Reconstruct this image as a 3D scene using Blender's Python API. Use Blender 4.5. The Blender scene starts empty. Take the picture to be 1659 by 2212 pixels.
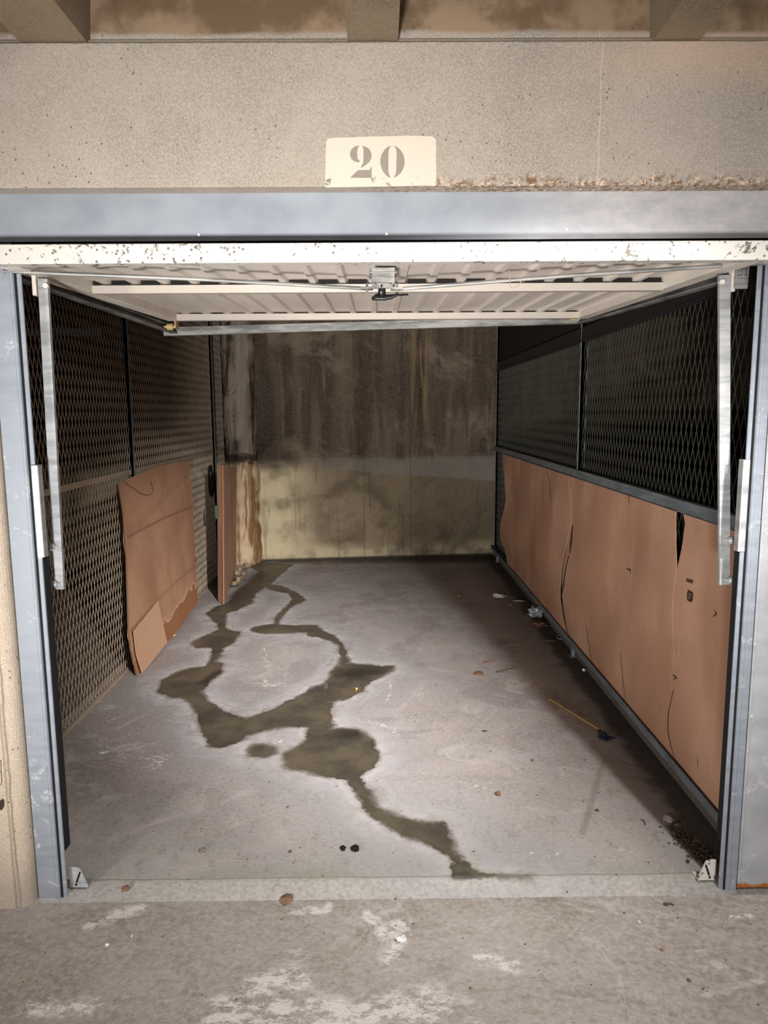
import bpy, math, random
import numpy as np
from mathutils import Vector, Matrix
random.seed(7); rng = np.random.default_rng(7)
SC = bpy.context.scene; COL = SC.collection

# ------------------------------------------------------------------ camera
F, CX, CY = 1540., 829.5, 1106.
PITCH, YAW, ROLL = math.radians(7.98), math.radians(.40), math.radians(.40)
CAM = Vector((0, -2.2, 1.6))
fw = Vector((math.sin(YAW)*math.cos(PITCH), math.cos(YAW)*math.cos(PITCH), -math.sin(PITCH)))
r0 = fw.cross(Vector((0, 0, 1))).normalized(); u0 = r0.cross(fw)
RT = math.cos(ROLL)*r0 - math.sin(ROLL)*u0; UP = math.sin(ROLL)*r0 + math.cos(ROLL)*u0
cd = bpy.data.cameras.new('camera'); cam = bpy.data.objects.new('camera', cd); COL.objects.link(cam)
cam.matrix_world = Matrix(((RT.x, UP.x, -fw.x, CAM.x), (RT.y, UP.y, -fw.y, CAM.y), (RT.z, UP.z, -fw.z, CAM.z), (0, 0, 0, 1)))
cd.sensor_fit = 'VERTICAL'; cd.sensor_height = 24; cd.lens = F/2212*24; cd.clip_start = .02; cd.clip_end = 60
SC.camera = cam

def hit(px, py, ax, val):            # measured point of the photo on a real plane (ax = value)
    d = fw + (px-CX)/F*RT - (py-CY)/F*UP
    return CAM + d*((val-CAM[ax])/d[ax])
def hx(px, py, v): return hit(px, py, 0, v)
def hy(px, py, v): return hit(px, py, 1, v)
def hz(px, py, v=0.): return hit(px, py, 2, v)

# ------------------------------------------------------------------ mesh builder
class MB:
    def __init__(s): s.v = []; s.f = []
    def add(s, vs, fs):
        b = len(s.v); s.v += [tuple(p) for p in vs]; s.f += [tuple(i+b for i in f) for f in fs]; return s
    def box(s, x0, x1, y0, y1, z0, z1, bev=0):
        if bev:
            return s.prism([(x0+bev, y0), (x1-bev, y0), (x1, y0+bev), (x1, y1-bev), (x1-bev, y1), (x0+bev, y1), (x0, y1-bev), (x0, y0+bev)], 2, z0, z1)
        return s.add([(x, y, z) for z in (z0, z1) for x, y in ((x0, y0), (x1, y0), (x1, y1), (x0, y1))],
                     [(3, 2, 1, 0), (4, 5, 6, 7), (0, 1, 5, 4), (1, 2, 6, 5), (2, 3, 7, 6), (3, 0, 4, 7)])
    def prism(s, poly, ax, a, b):    # poly in the two other axes (x,y / y,z / x,z)
        n = len(poly)
        def P(p, t):
            return (p[0], p[1], t) if ax == 2 else ((t, p[0], p[1]) if ax == 0 else (p[0], t, p[1]))
        vs = [P(p, a) for p in poly]+[P(p, b) for p in poly]
        return s.add(vs, [tuple(range(n))[::-1], tuple(range(n, 2*n))]+[(i, (i+1) % n, n+(i+1) % n, n+i) for i in range(n)])
    def bar(s, p, q, w, h, up=(0, 0, 1)):
        p, q = Vector(p), Vector(q); d = (q-p).normalized(); a = d.cross(Vector(up)).normalized()*w/2; b = a.normalized().cross(d)*h/2
        return s.add([p-a-b, p+a-b, p+a+b, p-a+b, q-a-b, q+a-b, q+a+b, q-a+b],
                     [(3, 2, 1, 0), (4, 5, 6, 7), (0, 1, 5, 4), (1, 2, 6, 5), (2, 3, 7, 6), (3, 0, 4, 7)])
    def sweep(s, p, q, prof, up=(0, 0, 1)):   # closed profile swept from p to q
        p, q = Vector(p), Vector(q); d = (q-p).normalized(); a = d.cross(Vector(up)).normalized(); b = a.cross(d); n = len(prof)
        vs = [p+a*x+b*y for x, y in prof]+[q+a*x+b*y for x, y in prof]
        return s.add(vs, [tuple(range(n))[::-1], tuple(range(n, 2*n))]+[(i, (i+1) % n, n+(i+1) % n, n+i) for i in range(n)])
    def tube(s, pts, r, n=8, closed=False, flat=1.):
        pts = [Vector(p) for p in pts]; m = len(pts); vs = []; prev = None
        for i, p in enumerate(pts):
            if closed: d = (pts[(i+1) % m]-pts[i-1]).normalized()
            else: d = (pts[min(i+1, m-1)]-pts[max(i-1, 0)]).normalized()
            a = prev if prev is not None else d.orthogonal().normalized()
            a = (a-d*a.dot(d)).normalized(); prev = a; b = d.cross(a)
            rr = r[i] if isinstance(r, (list, tuple)) else r
            vs += [p+(a*math.cos(t)+b*math.sin(t)*flat)*rr for t in [2*math.pi*k/n for k in range(n)]]
        fs = []
        for i in range(m if closed else m-1):
            j = (i+1) % m
            fs += [(i*n+k, i*n+(k+1) % n, j*n+(k+1) % n, j*n+k) for k in range(n)]
        if not closed: fs += [tuple(range(n))[::-1], tuple(range((m-1)*n, m*n))]
        return s.add(vs, fs)
    def cyl(s, c, ax, r, l, n=14):
        c = Vector(c); d = Vector((0, 0, 0)); d[ax] = l/2
        return s.tube([c-d, c+d], r, n)
    def sheet(s, fn, nu, nv, th):    # fn(u,v)->point, th = thickness vector or fn
        g = [[Vector(fn(i/nu, j/nv)) for j in range(nv+1)] for i in range(nu+1)]
        th = Vector(th); n = (nu+1)*(nv+1); idx = lambda i, j: i*(nv+1)+j
        vs = [p for r in g for p in r]+[p+th for r in g for p in r]; fs = []
        for i in range(nu):
            for j in range(nv):
                a, b, c, d = idx(i, j), idx(i+1, j), idx(i+1, j+1), idx(i, j+1)
                fs += [(a, b, c, d), (n+d, n+c, n+b, n+a)]
        for i in range(nu):
            fs += [(idx(i+1, 0), idx(i, 0), n+idx(i, 0), n+idx(i+1, 0)), (idx(i, nv), idx(i+1, nv), n+idx(i+1, nv), n+idx(i, nv))]
        for j in range(nv):
            fs += [(idx(0, j), idx(0, j+1), n+idx(0, j+1), n+idx(0, j)), (idx(nu, j+1), idx(nu, j), n+idx(nu, j), n+idx(nu, j+1))]
        return s.add(vs, fs)
    def poly(s, pts, th=None):       # flat polygon, optional thickness vector
        pts = [Vector(p) for p in pts]; n = len(pts)
        if th is None: return s.add(pts, [tuple(range(n))])
        th = Vector(th)
        return s.add(pts+[p+th for p in pts], [tuple(range(n)), tuple(range(n, 2*n))[::-1]]+[((i+1) % n, i, n+i, n+(i+1) % n) for i in range(n)])
    def lump(s, c, rx, ry, rz, seed=0, n=8, m=6, amp=.3):
        r = random.Random(seed); vs = [Vector(c)+Vector((0, 0, -rz))]
        for j in range(1, m):
            t = math.pi*j/m
            for i in range(n):
                a = 2*math.pi*i/n; k = 1+amp*(r.random()-.5)*2
                vs.append(Vector(c)+Vector((rx*k*math.sin(t)*math.cos(a), ry*k*math.sin(t)*math.sin(a), -rz*k*math.cos(t))))
        vs.append(Vector(c)+Vector((0, 0, rz))); fs = [(0, 1+(i+1) % n, 1+i) for i in range(n)]
        for j in range(m-2):
            fs += [(1+j*n+i, 1+j*n+(i+1) % n, 1+(j+1)*n+(i+1) % n, 1+(j+1)*n+i) for i in range(n)]
        b = 1+(m-2)*n; fs += [(b+i, b+(i+1) % n, len(vs)-1) for i in range(n)]
        return s.add(vs, fs)
    def build(s, name, mat, parent=None, smooth=False, bevel=0, fix=True):
        off = Vector((0, 0, 0)); p = parent
        while p is not None: off += p.location; p = p.parent
        me = bpy.data.meshes.new(name)
        me.from_pydata([tuple(Vector(v)-off) for v in s.v], [], s.f); me.update()
        if fix:
            import bmesh
            bm = bmesh.new(); bm.from_mesh(me); bmesh.ops.recalc_face_normals(bm, faces=bm.faces); bm.to_mesh(me); bm.free()
        if smooth: me.shade_smooth()
        me.materials.append(mat)
        o = bpy.data.objects.new(name, me); COL.objects.link(o)
        if parent: o.parent = parent
        if bevel:
            b = o.modifiers.new('bevel', 'BEVEL'); b.width = bevel; b.segments = 2; b.limit_method = 'ANGLE'; b.angle_limit = math.radians(40)
        return o

def tag(o, label=None, cat=None, group=None, kind=None):
    if label: o['label'] = label
    if cat: o['category'] = cat
    if group: o['group'] = group
    if kind: o['kind'] = kind
    return o
def struct(o, label=None): return tag(o, label, kind='structure')
def thing(name, loc, label, cat, group=None):
    o = bpy.data.objects.new(name, None); COL.objects.link(o); o.location = loc; o.empty_display_size = .1
    return tag(o, label, cat, group)
def dup(root, label=None):
    c = root.copy(); COL.objects.link(c)
    if label: c['label'] = label
    for ch in list(root.children):
        k = ch.copy(); COL.objects.link(k); k.parent = c
        for g in ch.children:
            q = g.copy(); COL.objects.link(q); q.parent = k
    return c

# ------------------------------------------------------------------ material helper
class NT:
    def __init__(s, name, rough=.8, metal=0., spec=.5):
        s.m = bpy.data.materials.new(name); s.m.use_nodes = True; s.t = s.m.node_tree; s.n = s.t.nodes; s.l = s.t.links
        s.b = s.n['Principled BSDF']; s.set('Roughness', rough); s.set('Metallic', metal); s.set('Specular IOR Level', spec)
        s.co = s.n.new('ShaderNodeTexCoord').outputs['Object']
        g = s.n.new('ShaderNodeNewGeometry'); s.pos = g.outputs['Position']; s.nrm = g.outputs['Normal']
    def set(s, k, v):
        i = s.b.inputs[k]
        if hasattr(v, 'is_linked') or hasattr(v, 'links'): s.l.new(v, i)
        else: i.default_value = v if not (isinstance(v, tuple) and len(v) == 3) else (*v, 1)
    def inp(s, i, v):
        if isinstance(v, bpy.types.NodeSocket): s.l.new(v, i)
        elif isinstance(v, tuple) and len(v) == 3 and i.type == 'RGBA': i.default_value = (*v, 1)
        else: i.default_value = v
    def mul(s, vec, k):
        n = s.n.new('ShaderNodeVectorMath'); n.operation = 'MULTIPLY'; s.inp(n.inputs[0], vec); n.inputs[1].default_value = k; return n.outputs[0]
    def noise(s, scale, detail=4, rough=.55, vec=None, dist=0., k=None):
        n = s.n.new('ShaderNodeTexNoise'); v = vec if vec is not None else s.pos
        if k: v = s.mul(v, k)
        s.l.new(v, n.inputs['Vector']); n.inputs['Scale'].default_value = scale; n.inputs['Detail'].default_value = detail
        n.inputs['Roughness'].default_value = rough; n.inputs['Distortion'].default_value = dist; return n.outputs['Fac']
    def voro(s, scale, vec=None, feat='F1', k=None):
        n = s.n.new('ShaderNodeTexVoronoi'); n.feature = feat; v = vec if vec is not None else s.pos
        if k: v = s.mul(v, k)
        s.l.new(v, n.inputs['Vector']); n.inputs['Scale'].default_value = scale; return n.outputs['Distance']
    def math(s, op, a, b=0., c=None):
        n = s.n.new('ShaderNodeMath'); n.operation = op; s.inp(n.inputs[0], a); s.inp(n.inputs[1], b)
        if c is not None: s.inp(n.inputs[2], c)
        return n.outputs[0]
    def mr(s, v, a, b, c=0., d=1., smooth=True):
        n = s.n.new('ShaderNodeMapRange'); n.interpolation_type = 'SMOOTHSTEP' if smooth else 'LINEAR'
        s.inp(n.inputs['Value'], v)
        if a > b: a, b, c, d = b, a, d, c
        for k, x in zip(('From Min', 'From Max', 'To Min', 'To Max'), (a, b, c, d)): n.inputs[k].default_value = x
        return n.outputs[0]
    def mix(s, f, a, b, mode='MIX'):
        n = s.n.new('ShaderNodeMix'); n.data_type = 'RGBA'; n.blend_type = mode
        s.inp(n.inputs[0], f); s.inp(n.inputs[6], a); s.inp(n.inputs[7], b); return n.outputs[2]
    def xyz(s, v=None):
        n = s.n.new('ShaderNodeSeparateXYZ'); s.l.new(v if v is not None else s.pos, n.inputs[0]); return n.outputs
    def attr(s, name):
        n = s.n.new('ShaderNodeAttribute'); n.attribute_name = name; return n.outputs['Fac']
    def bump(s, h, strength=.3, dist=.005):
        n = s.n.new('ShaderNodeBump'); s.l.new(h, n.inputs['Height']); n.inputs['Strength'].default_value = strength; n.inputs['Distance'].default_value = dist
        s.l.new(n.outputs[0], s.b.inputs['Normal'])
    def done(s, col=None, rough=None):
        if col is not None: s.inp(s.b.inputs['Base Color'], col)
        if rough is not None: s.inp(s.b.inputs['Roughness'], rough)
        return s.m
def lin(r, g, b):
    f = lambda c: (c/255/12.92) if c/255 <= .04045 else ((c/255+.055)/1.055)**2.4
    return (f(r), f(g), f(b))
def simple(name, col, rough=.6, metal=0., var=.25, scale=30):
    n = NT(name, rough, metal); f = n.noise(scale, 5)
    d = tuple(c*(1-var) for c in col); l = tuple(min(1, c*(1+var)) for c in col)
    n.bump(f, .15, .002)
    return n.done(n.mix(f, d, l))

# --- concrete of the beam / column
def concrete(name, a, b, speck=(.12, .1, .08), pits=1.):
    n = NT(name, .9, 0, .25)
    big = n.noise(1.6, 5, .6); med = n.noise(7, 6, .65); fine = n.noise(170, 4, .75); grain = n.noise(420, 2, .6)
    c = n.mix(n.mr(n.math('ADD', n.math('MULTIPLY', big, .6), n.math('MULTIPLY', med, .4)), .35, .65), a, b)
    c = n.mix(n.mr(fine, .4, .62, 0, .6), c, tuple(x*1.3 for x in b), 'MIX')
    c = n.mix(n.mr(n.noise(260, 3, .7), .54, .66, 0, .5), c, tuple(x*.62 for x in a))
    c = n.mix(n.mr(grain, .56, .72, 0, .35), c, tuple(x*.62 for x in a))
    pit = n.math('MULTIPLY', n.mr(n.voro(52, k=(1, 1, .7)), .16, .07), n.mr(n.noise(9, 3), .48, .6))
    c = n.mix(n.math('MULTIPLY', pit, pits), c, speck)
    n.bump(n.math('ADD', n.math('MULTIPLY', fine, .7), n.math('MULTIPLY', grain, .5)), .55, .004)
    return n, c
n, c = concrete('beam_concrete', lin(146, 137, 125), lin(168, 158, 146))
x, y, z = n.xyz()[:]
edge = n.mr(n.math('ADD', z, n.math('MULTIPLY', n.noise(14, 5), .06)), 2.305, 2.27)     # crumbling lower edge, right half
edge = n.math('MULTIPLY', edge, n.mr(x, -.25, .35))
c = n.mix(n.math('MULTIPLY', edge, n.mr(n.noise(60, 4, .7), .45, .6)), c, lin(120, 90, 66))
c = n.mix(n.math('MULTIPLY', edge, n.mr(n.noise(75, 4, .7, dist=.5), .55, .62)), c, lin(222, 196, 168))
c = n.mix(n.math('MULTIPLY', n.mr(n.math('ABSOLUTE', n.math('SUBTRACT', x, n.math('ADD', .625, n.math('MULTIPLY', n.noise(6, 3), .012)))), .003, .001), .35), c, lin(215, 200, 185))
c = n.mix(n.math('MULTIPLY', n.mr(n.math('ADD', z, n.math('MULTIPLY', n.noise(4, 3), .08)), 2.5, 2.62), n.mr(x, .4, 1.0, 0, .35)), c, lin(214, 176, 146))
c = n.mix(n.mr(n.math('ADD', z, n.math('MULTIPLY', n.noise(5, 5), .03)), 2.662, 2.678), c, n.mix(n.mr(n.noise(6, 5, .6), .4, .6), lin(112, 92, 70), lin(150, 128, 104)))  # brown coffer concrete, with the joists' shade put into its tone
c = n.mix(n.mr(n.math('ABSOLUTE', n.math('SUBTRACT', z, n.math('ADD', 2.62, n.math('MULTIPLY', n.noise(30, 4), .01)))), .012, .007, 0, .55), c, lin(88, 84, 62))
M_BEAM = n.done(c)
n, c = concrete('column_concrete', lin(172, 158, 140), lin(196, 181, 162))
x, y, z = n.xyz()[:]
c = n.mix(n.mr(n.math('ABSOLUTE', n.math('SUBTRACT', x, n.math('ADD', -1.205, n.math('MULTIPLY', n.noise(8, 4), .02)))), .006, .001, 0, .6), c, lin(95, 92, 90))
c = n.mix(n.mr(z, .22, .02, 0, .5), c, lin(150, 140, 134))
M_COLUMN = n.done(c)
n, c = concrete('joist_concrete', lin(112, 98, 80), lin(140, 124, 103))
c = n.mix(n.mr(n.noise(3, 4, .6, dist=1.), .62, .68, 0, .6), c, lin(180, 165, 145))
M_JOIST = n.done(c)
n, c = concrete('coffer_concrete', lin(120, 100, 78), lin(150, 130, 106))
M_COFFER = n.done(c)
M_DARKCON = concrete('dark_concrete', lin(88, 80, 70), lin(110, 100, 90))
M_DARKCON = M_DARKCON[0].done(M_DARKCON[1])
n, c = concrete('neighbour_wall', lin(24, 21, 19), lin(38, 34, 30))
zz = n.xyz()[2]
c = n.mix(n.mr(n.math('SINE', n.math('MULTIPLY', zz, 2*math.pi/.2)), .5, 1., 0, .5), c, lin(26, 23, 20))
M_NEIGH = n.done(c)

# --- garage floor
n = NT('garage_floor', .85, 0, .35)
x, y, z = n.xyz()[:]
sdf = n.attr('sdf')
n1 = n.noise(9, 5, .6); n2 = n.noise(45, 4, .65)
sd = n.math('ADD', sdf, n.math('ADD', n.math('MULTIPLY', n.math('SUBTRACT', n1, .5), .075), n.math('MULTIPLY', n.math('SUBTRACT', n2, .5), .03)))
big = n.noise(1.1, 6, .62, dist=.6); med = n.noise(5, 6, .65, dist=.8); fine = n.noise(60, 5, .7); grain = n.noise(260, 2)
c = n.mix(n.mr(big, .36, .64), lin(136, 129, 127), lin(160, 152, 147))
c = n.mix(n.mr(med, .42, .62, 0, .6), c, lin(148, 145, 147))
c = n.mix(n.mr(n.math('ADD', y, n.math('MULTIPLY', big, .5)), 1.1, .3, 0, .75), c, n.mix(fine, lin(150, 148, 143), lin(174, 172, 168)))   # paler towards the threshold
c = n.mix(n.math('MULTIPLY', n.mr(n.math('ADD', x, n.math('MULTIPLY', med, .5)), -.25, -1.0), n.mr(y, .2, .9, 0, .65)), c, lin(118, 106, 101))  # brownish left side
c = n.mix(n.math('MULTIPLY', n.mr(n.noise(1.9, 6, .66, dist=1.1), .5, .6), n.mr(y, .3, .9, .15, .7)), c, lin(124, 114, 112))
c = n.mix(n.math('MULTIPLY', n.mr(n.noise(3.3, 7, .72, dist=1.4), .53, .62), .5), c, lin(176, 170, 168))
c = n.mix(n.mr(n.noise(17, 6, .72, k=(1, .6, 1)), .54, .64, 0, .5), c, lin(122, 114, 109))
c = n.mix(n.mr(fine, .35, .68, 0, .4), c, lin(184, 178, 174))
c = n.mix(n.mr(grain, .55, .75, 0, .35), c, lin(105, 100, 95))
# grey rings left where the water dried, pale mineral rims
ring = n.math('MULTIPLY', n.mr(sd, .0, .03), n.mr(sd, .16, .05))
c = n.mix(n.math('MULTIPLY', ring, n.mr(n.noise(9, 6, .75, dist=.6), .35, .6, .1, 1.)), c, lin(176, 172, 172))
fringe = n.math('MULTIPLY', n.mr(sd, .35, .06), n.mr(sd, .02, .06))
c = n.mix(n.math('MULTIPLY', fringe, .35), c, lin(138, 138, 144))
wav = n.math('SINE', n.math('MULTIPLY', n.math('ADD', sdf, n.math('MULTIPLY', n.noise(5, 4), .12)), 120))
c = n.mix(n.math('MULTIPLY', n.mr(wav, .4, 1.), n.math('MULTIPLY', n.mr(sdf, .25, .1), n.math('MULTIPLY', n.mr(n.noise(2.3,3),.45,.6), n.mr(sdf, .0, .04, 0, .16)))), c, lin(112, 106, 106))
# efflorescence veins
vein = n.math('ABSOLUTE', n.math('SUBTRACT', n.noise(2.6, 6, .6, dist=1.2), .5))
c = n.mix(n.math('MULTIPLY', n.mr(vein, .02, .0), n.mr(n.noise(1.7, 2), .54, .66, 0, .28)), c, lin(208, 196, 190))
white = n.attr('white')
wf = n.math('MULTIPLY', white, n.mr(n.noise(30, 8, .8, dist=.2), .44, .64))
c = n.mix(n.mr(wf, .25, .9, 0, .85), c, lin(214, 206, 200))
# wet
damp = n.math('MULTIPLY', n.mr(sd, .07, .0), n.mr(n.noise(2.7, 3), .46, .6, 0, .5))
c = n.mix(damp, c, lin(112, 104, 98))
soft = n.mr(n.noise(3.1, 2), .4, .65, .006, .03)
wet = n.math('DIVIDE', n.math('SUBTRACT', soft, sd), n.math('MULTIPLY', soft, 2.)); wet = n.mr(wet, 0., 1.)
wc = n.mix(n.mr(n.noise(4, 5, .6), .35, .65), lin(82, 77, 69), lin(114, 104, 86))
wc = n.mix(n.mr(grain, .5, .8, 0, .4), wc, lin(130, 118, 100))
wc = n.mix(n.mr(sd, -.03, -.005, 0, .35), wc, lin(78, 72, 64))
c = n.mix(wet, c, wc)
c = n.mix(n.math('MULTIPLY', n.mr(n.attr('streak'), .0, .9), .4), c, lin(112, 94, 84))
dk = n.attr('dark')
c = n.mix(n.mr(n.math('ADD', dk, n.math('MULTIPLY', n.math('SUBTRACT', med, .5), 1.6)), .2, 1.3, 0, .85), c, lin(58, 52, 48))
# damp, dirty strip along the right wall
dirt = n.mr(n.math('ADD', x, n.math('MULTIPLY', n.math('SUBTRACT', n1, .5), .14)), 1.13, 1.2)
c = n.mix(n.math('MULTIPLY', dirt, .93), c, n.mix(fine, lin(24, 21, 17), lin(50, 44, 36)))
c = n.mix(n.mr(n.math('ADD', x, n.math('MULTIPLY', n.math('SUBTRACT', big, .5), .5)), .8, 1.2, 0, .55), c, lin(78, 73, 70))  # shadow zone beside the strip, darkened in the colour
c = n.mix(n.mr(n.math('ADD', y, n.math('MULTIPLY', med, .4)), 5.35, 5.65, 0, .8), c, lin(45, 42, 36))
# dark specks
sp = n.math('MULTIPLY', n.mr(n.voro(22), .075, .04), n.mr(n.noise(7, 2), .52, .6))
c = n.mix(sp, c, lin(78, 66, 56))
# threshold lip
lip = n.mr(n.math('ADD', y, n.math('MULTIPLY', n.math('SUBTRACT', n1, .5), .05)), .09, .06)
c = n.mix(n.math('MULTIPLY', lip, .35), c, n.mix(n.mr(fine, .35, .62), lin(146, 144, 138), lin(184, 183, 178)))
line = n.mr(n.math('ABSOLUTE', n.math('SUBTRACT', y, n.math('ADD', .068, n.math('MULTIPLY', n.noise(5, 5), .02)))), .004, .001)
c = n.mix(n.math('MULTIPLY', line, .6), c, lin(100, 98, 82))
green = n.math('MULTIPLY', n.mr(n.math('ABSOLUTE', n.math('SUBTRACT', y, .1)), .05, .01), n.mr(n.noise(4, 3), .45, .6, 0, .4))
c = n.mix(green, c, lin(142, 148, 128))
rf = n.mix(wet, (.85, .85, .85), (.45, .45, .45))
n.bump(n.math('ADD', n.math('MULTIPLY', fine, .6), n.math('ADD', n.math('MULTIPLY', grain, .3), n.math('MULTIPLY', wet, -.5))), .45, .004)
c = n.mix(n.mix(wet, (1, 1, 1), (.65, .65, .65)), (0, 0, 0), c); c = n.mix(1., c, (1.3, 1.29, 1.28), 'MULTIPLY')
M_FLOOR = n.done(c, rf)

# --- aisle floor
n = NT('aisle_floor', .88, 0, .3)
big = n.noise(1.0, 6, .62, dist=.5, k=(1, 2.2, 1)); med = n.noise(4, 6, .68, dist=.8, k=(1, 2.5, 1)); fine = n.noise(60, 5, .7); grain = n.noise(240, 2)
x, y, z = n.xyz()[:]
c = n.mix(n.mr(big, .38, .62), lin(142, 132, 123), lin(160, 152, 145))
c = n.mix(n.mr(med, .5, .66, 0, .6), c, lin(150, 146, 142))
c = n.mix(n.math('MULTIPLY', n.mr(med, .56, .68), n.mr(n.noise(1.3, 3), .48, .6, 0, .75)), c, lin(198, 190, 184))
c = n.mix(n.mr(med, .42, .3, 0, .55), c, lin(120, 106, 92))
c = n.mix(n.mr(n.noise(2.6, 7, .7, dist=.9, k=(1, 2.2, 1)), .5, .62, 0, .6), c, lin(128, 118, 108))
c = n.mix(n.mr(n.noise(22, 6, .74, k=(1, 2, 1)), .52, .64, 0, .5), c, lin(122, 110, 98))
c = n.mix(n.mr(fine, .38, .66, 0, .4), c, lin(190, 183, 176))
c = n.mix(n.mr(grain, .55, .75, 0, .35), c, lin(104, 96, 88))
sp = n.math('MULTIPLY', n.mr(n.voro(20), .08, .04), n.mr(n.noise(6, 2), .52, .6))
c = n.mix(sp, c, lin(96, 72, 55))
vein = n.math('ABSOLUTE', n.math('SUBTRACT', n.noise(2.2, 6, .7, dist=1.2), .5))
c = n.mix(n.math('MULTIPLY', n.mr(vein, .03, .0), n.mr(n.noise(1.9, 2), .5, .64, 0, .25)), c, lin(206, 198, 192))
wa = n.attr('white')
wf = n.math('MULTIPLY', wa, n.mr(n.noise(20, 8, .8, dist=.15, k=(1, 1.6, 1)), .38, .62))
c = n.mix(n.mr(wf, .1, .8, 0, .8), c, lin(214, 208, 204))
n.bump(n.math('ADD', fine, n.math('MULTIPLY', grain, .5)), .45, .004)
c = n.mix(1., c, (1.3, 1.31, 1.32), 'MULTIPLY')
M_AISLE = n.done(c)

# --- stained back wall
n = NT('back_wall', .9, 0, .25)
x, y, z = n.xyz()[:]
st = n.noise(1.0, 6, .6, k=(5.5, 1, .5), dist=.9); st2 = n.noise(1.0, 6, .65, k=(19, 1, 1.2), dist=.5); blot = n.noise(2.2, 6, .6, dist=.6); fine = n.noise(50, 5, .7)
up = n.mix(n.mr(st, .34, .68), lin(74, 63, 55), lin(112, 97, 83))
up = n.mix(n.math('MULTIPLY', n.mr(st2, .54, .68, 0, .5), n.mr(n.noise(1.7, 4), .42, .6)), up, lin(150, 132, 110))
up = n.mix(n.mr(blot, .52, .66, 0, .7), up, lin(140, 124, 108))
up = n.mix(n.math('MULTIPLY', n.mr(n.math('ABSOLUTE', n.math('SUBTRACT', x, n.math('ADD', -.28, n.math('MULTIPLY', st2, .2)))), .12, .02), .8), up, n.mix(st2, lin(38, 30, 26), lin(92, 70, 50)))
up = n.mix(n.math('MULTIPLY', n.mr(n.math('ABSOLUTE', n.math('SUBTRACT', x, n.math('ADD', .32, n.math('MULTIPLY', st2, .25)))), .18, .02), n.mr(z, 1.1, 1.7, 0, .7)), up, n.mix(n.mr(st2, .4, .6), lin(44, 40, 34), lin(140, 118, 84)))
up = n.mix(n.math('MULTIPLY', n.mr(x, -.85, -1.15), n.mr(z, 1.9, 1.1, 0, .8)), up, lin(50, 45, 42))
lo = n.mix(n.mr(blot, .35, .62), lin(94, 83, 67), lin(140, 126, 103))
lo = n.mix(n.mr(n.noise(6, 6, .7, dist=.6), .5, .64, 0, .6), lo, lin(112, 100, 82))
lo = n.mix(n.mr(x, .1, .9, 0, .5), lo, lin(104, 92, 78))
lo = n.mix(n.math('MULTIPLY', n.mr(x, -.55, -1.05), n.mr(n.noise(4, 5), .3, .6, .2, 1)), lo, lin(200, 188, 154))
lo = n.mix(n.math('MULTIPLY', n.mr(z, .22, .08), n.mr(n.noise(5, 4), .35, .6, .1, .7)), lo, lin(204, 192, 158))
lo = n.mix(n.math('MULTIPLY', n.mr(st2, .56, .64), .35), lo, lin(80, 66, 48))
seam = n.math('ADD', 1.08, n.math('MULTIPLY', n.noise(2.5, 3), .05))
band = n.math('MULTIPLY', n.mr(n.math('ADD', z, n.math('MULTIPLY', n.noise(5, 6, .7), .16)), 1.24, 1.14), n.mr(n.math('SUBTRACT', z, n.math('MULTIPLY', x, -.085)), .93, .96))
c = n.mix(n.mr(n.math('SUBTRACT', z, n.math('MULTIPLY', n.math('SUBTRACT', blot, .5), .2)), .92, 1.12), lo, up)  # stained dark above, with shade under the door partly painted in
c = n.mix(n.math('MULTIPLY', band, n.mr(x, -1.0, .1, .1, .75)), c, n.mix(blot, lin(112, 108, 102), lin(156, 150, 140)))
c = n.mix(n.mr(n.math('ABSOLUTE', n.math('SUBTRACT', z, 1.125)), .006, .002, 0, .3), c, lin(52, 46, 40))
for xs in (-.17, .34):
    c = n.mix(n.mr(n.math('ABSOLUTE', n.math('SUBTRACT', x, n.math('ADD', xs, n.math('MULTIPLY', fine, .012)))), .012, .003, 0, .35), c, lin(70, 58, 44))
c = n.mix(n.mr(fine, .4, .75, 0, .25), c, lin(170, 155, 130))
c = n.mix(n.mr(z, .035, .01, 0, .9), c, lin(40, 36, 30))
n.bump(n.math('ADD', fine, n.math('MULTIPLY', blot, 2.)), .5, .006)
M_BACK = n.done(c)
n = NT('pier_plaster', .9, 0, .25)
x, y, z = n.xyz()[:]
st = n.noise(1.0, 6, .65, k=(14, 6, 1.4), dist=.8); bl = n.noise(6, 6, .7, dist=1.); fine = n.noise(55, 4, .7)
up = n.mix(n.mr(st, .38, .6), lin(74, 60, 52), lin(168, 154, 138)); up = n.mix(n.mr(bl, .55, .65, 0, .8), up, lin(58, 44, 38))
up = n.mix(n.math('MULTIPLY', n.mr(n.math('ABSOLUTE', n.math('SUBTRACT', x, -1.4)), .09, .03), .7), up, lin(172, 160, 146))
lo = n.mix(n.mr(st, .4, .58), lin(132, 98, 66), lin(206, 184, 152)); lo = n.mix(n.mr(bl, .56, .68, 0, .6), lo, lin(120, 82, 50))
c = n.mix(n.mr(n.math('ADD', z, n.math('MULTIPLY', bl, .3)), 1.2, 1.3), lo, up)
c = n.mix(n.mr(n.math('ABSOLUTE', n.math('SUBTRACT', z, n.math('ADD', 1.02, n.math('MULTIPLY', bl, .22)))), .06, .02, 0, .85), c, lin(54, 38, 30))
n.bump(n.math('ADD', n.math('MULTIPLY', st, 2), fine), .8, .012)
M_PIER = n.done(c)

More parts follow.
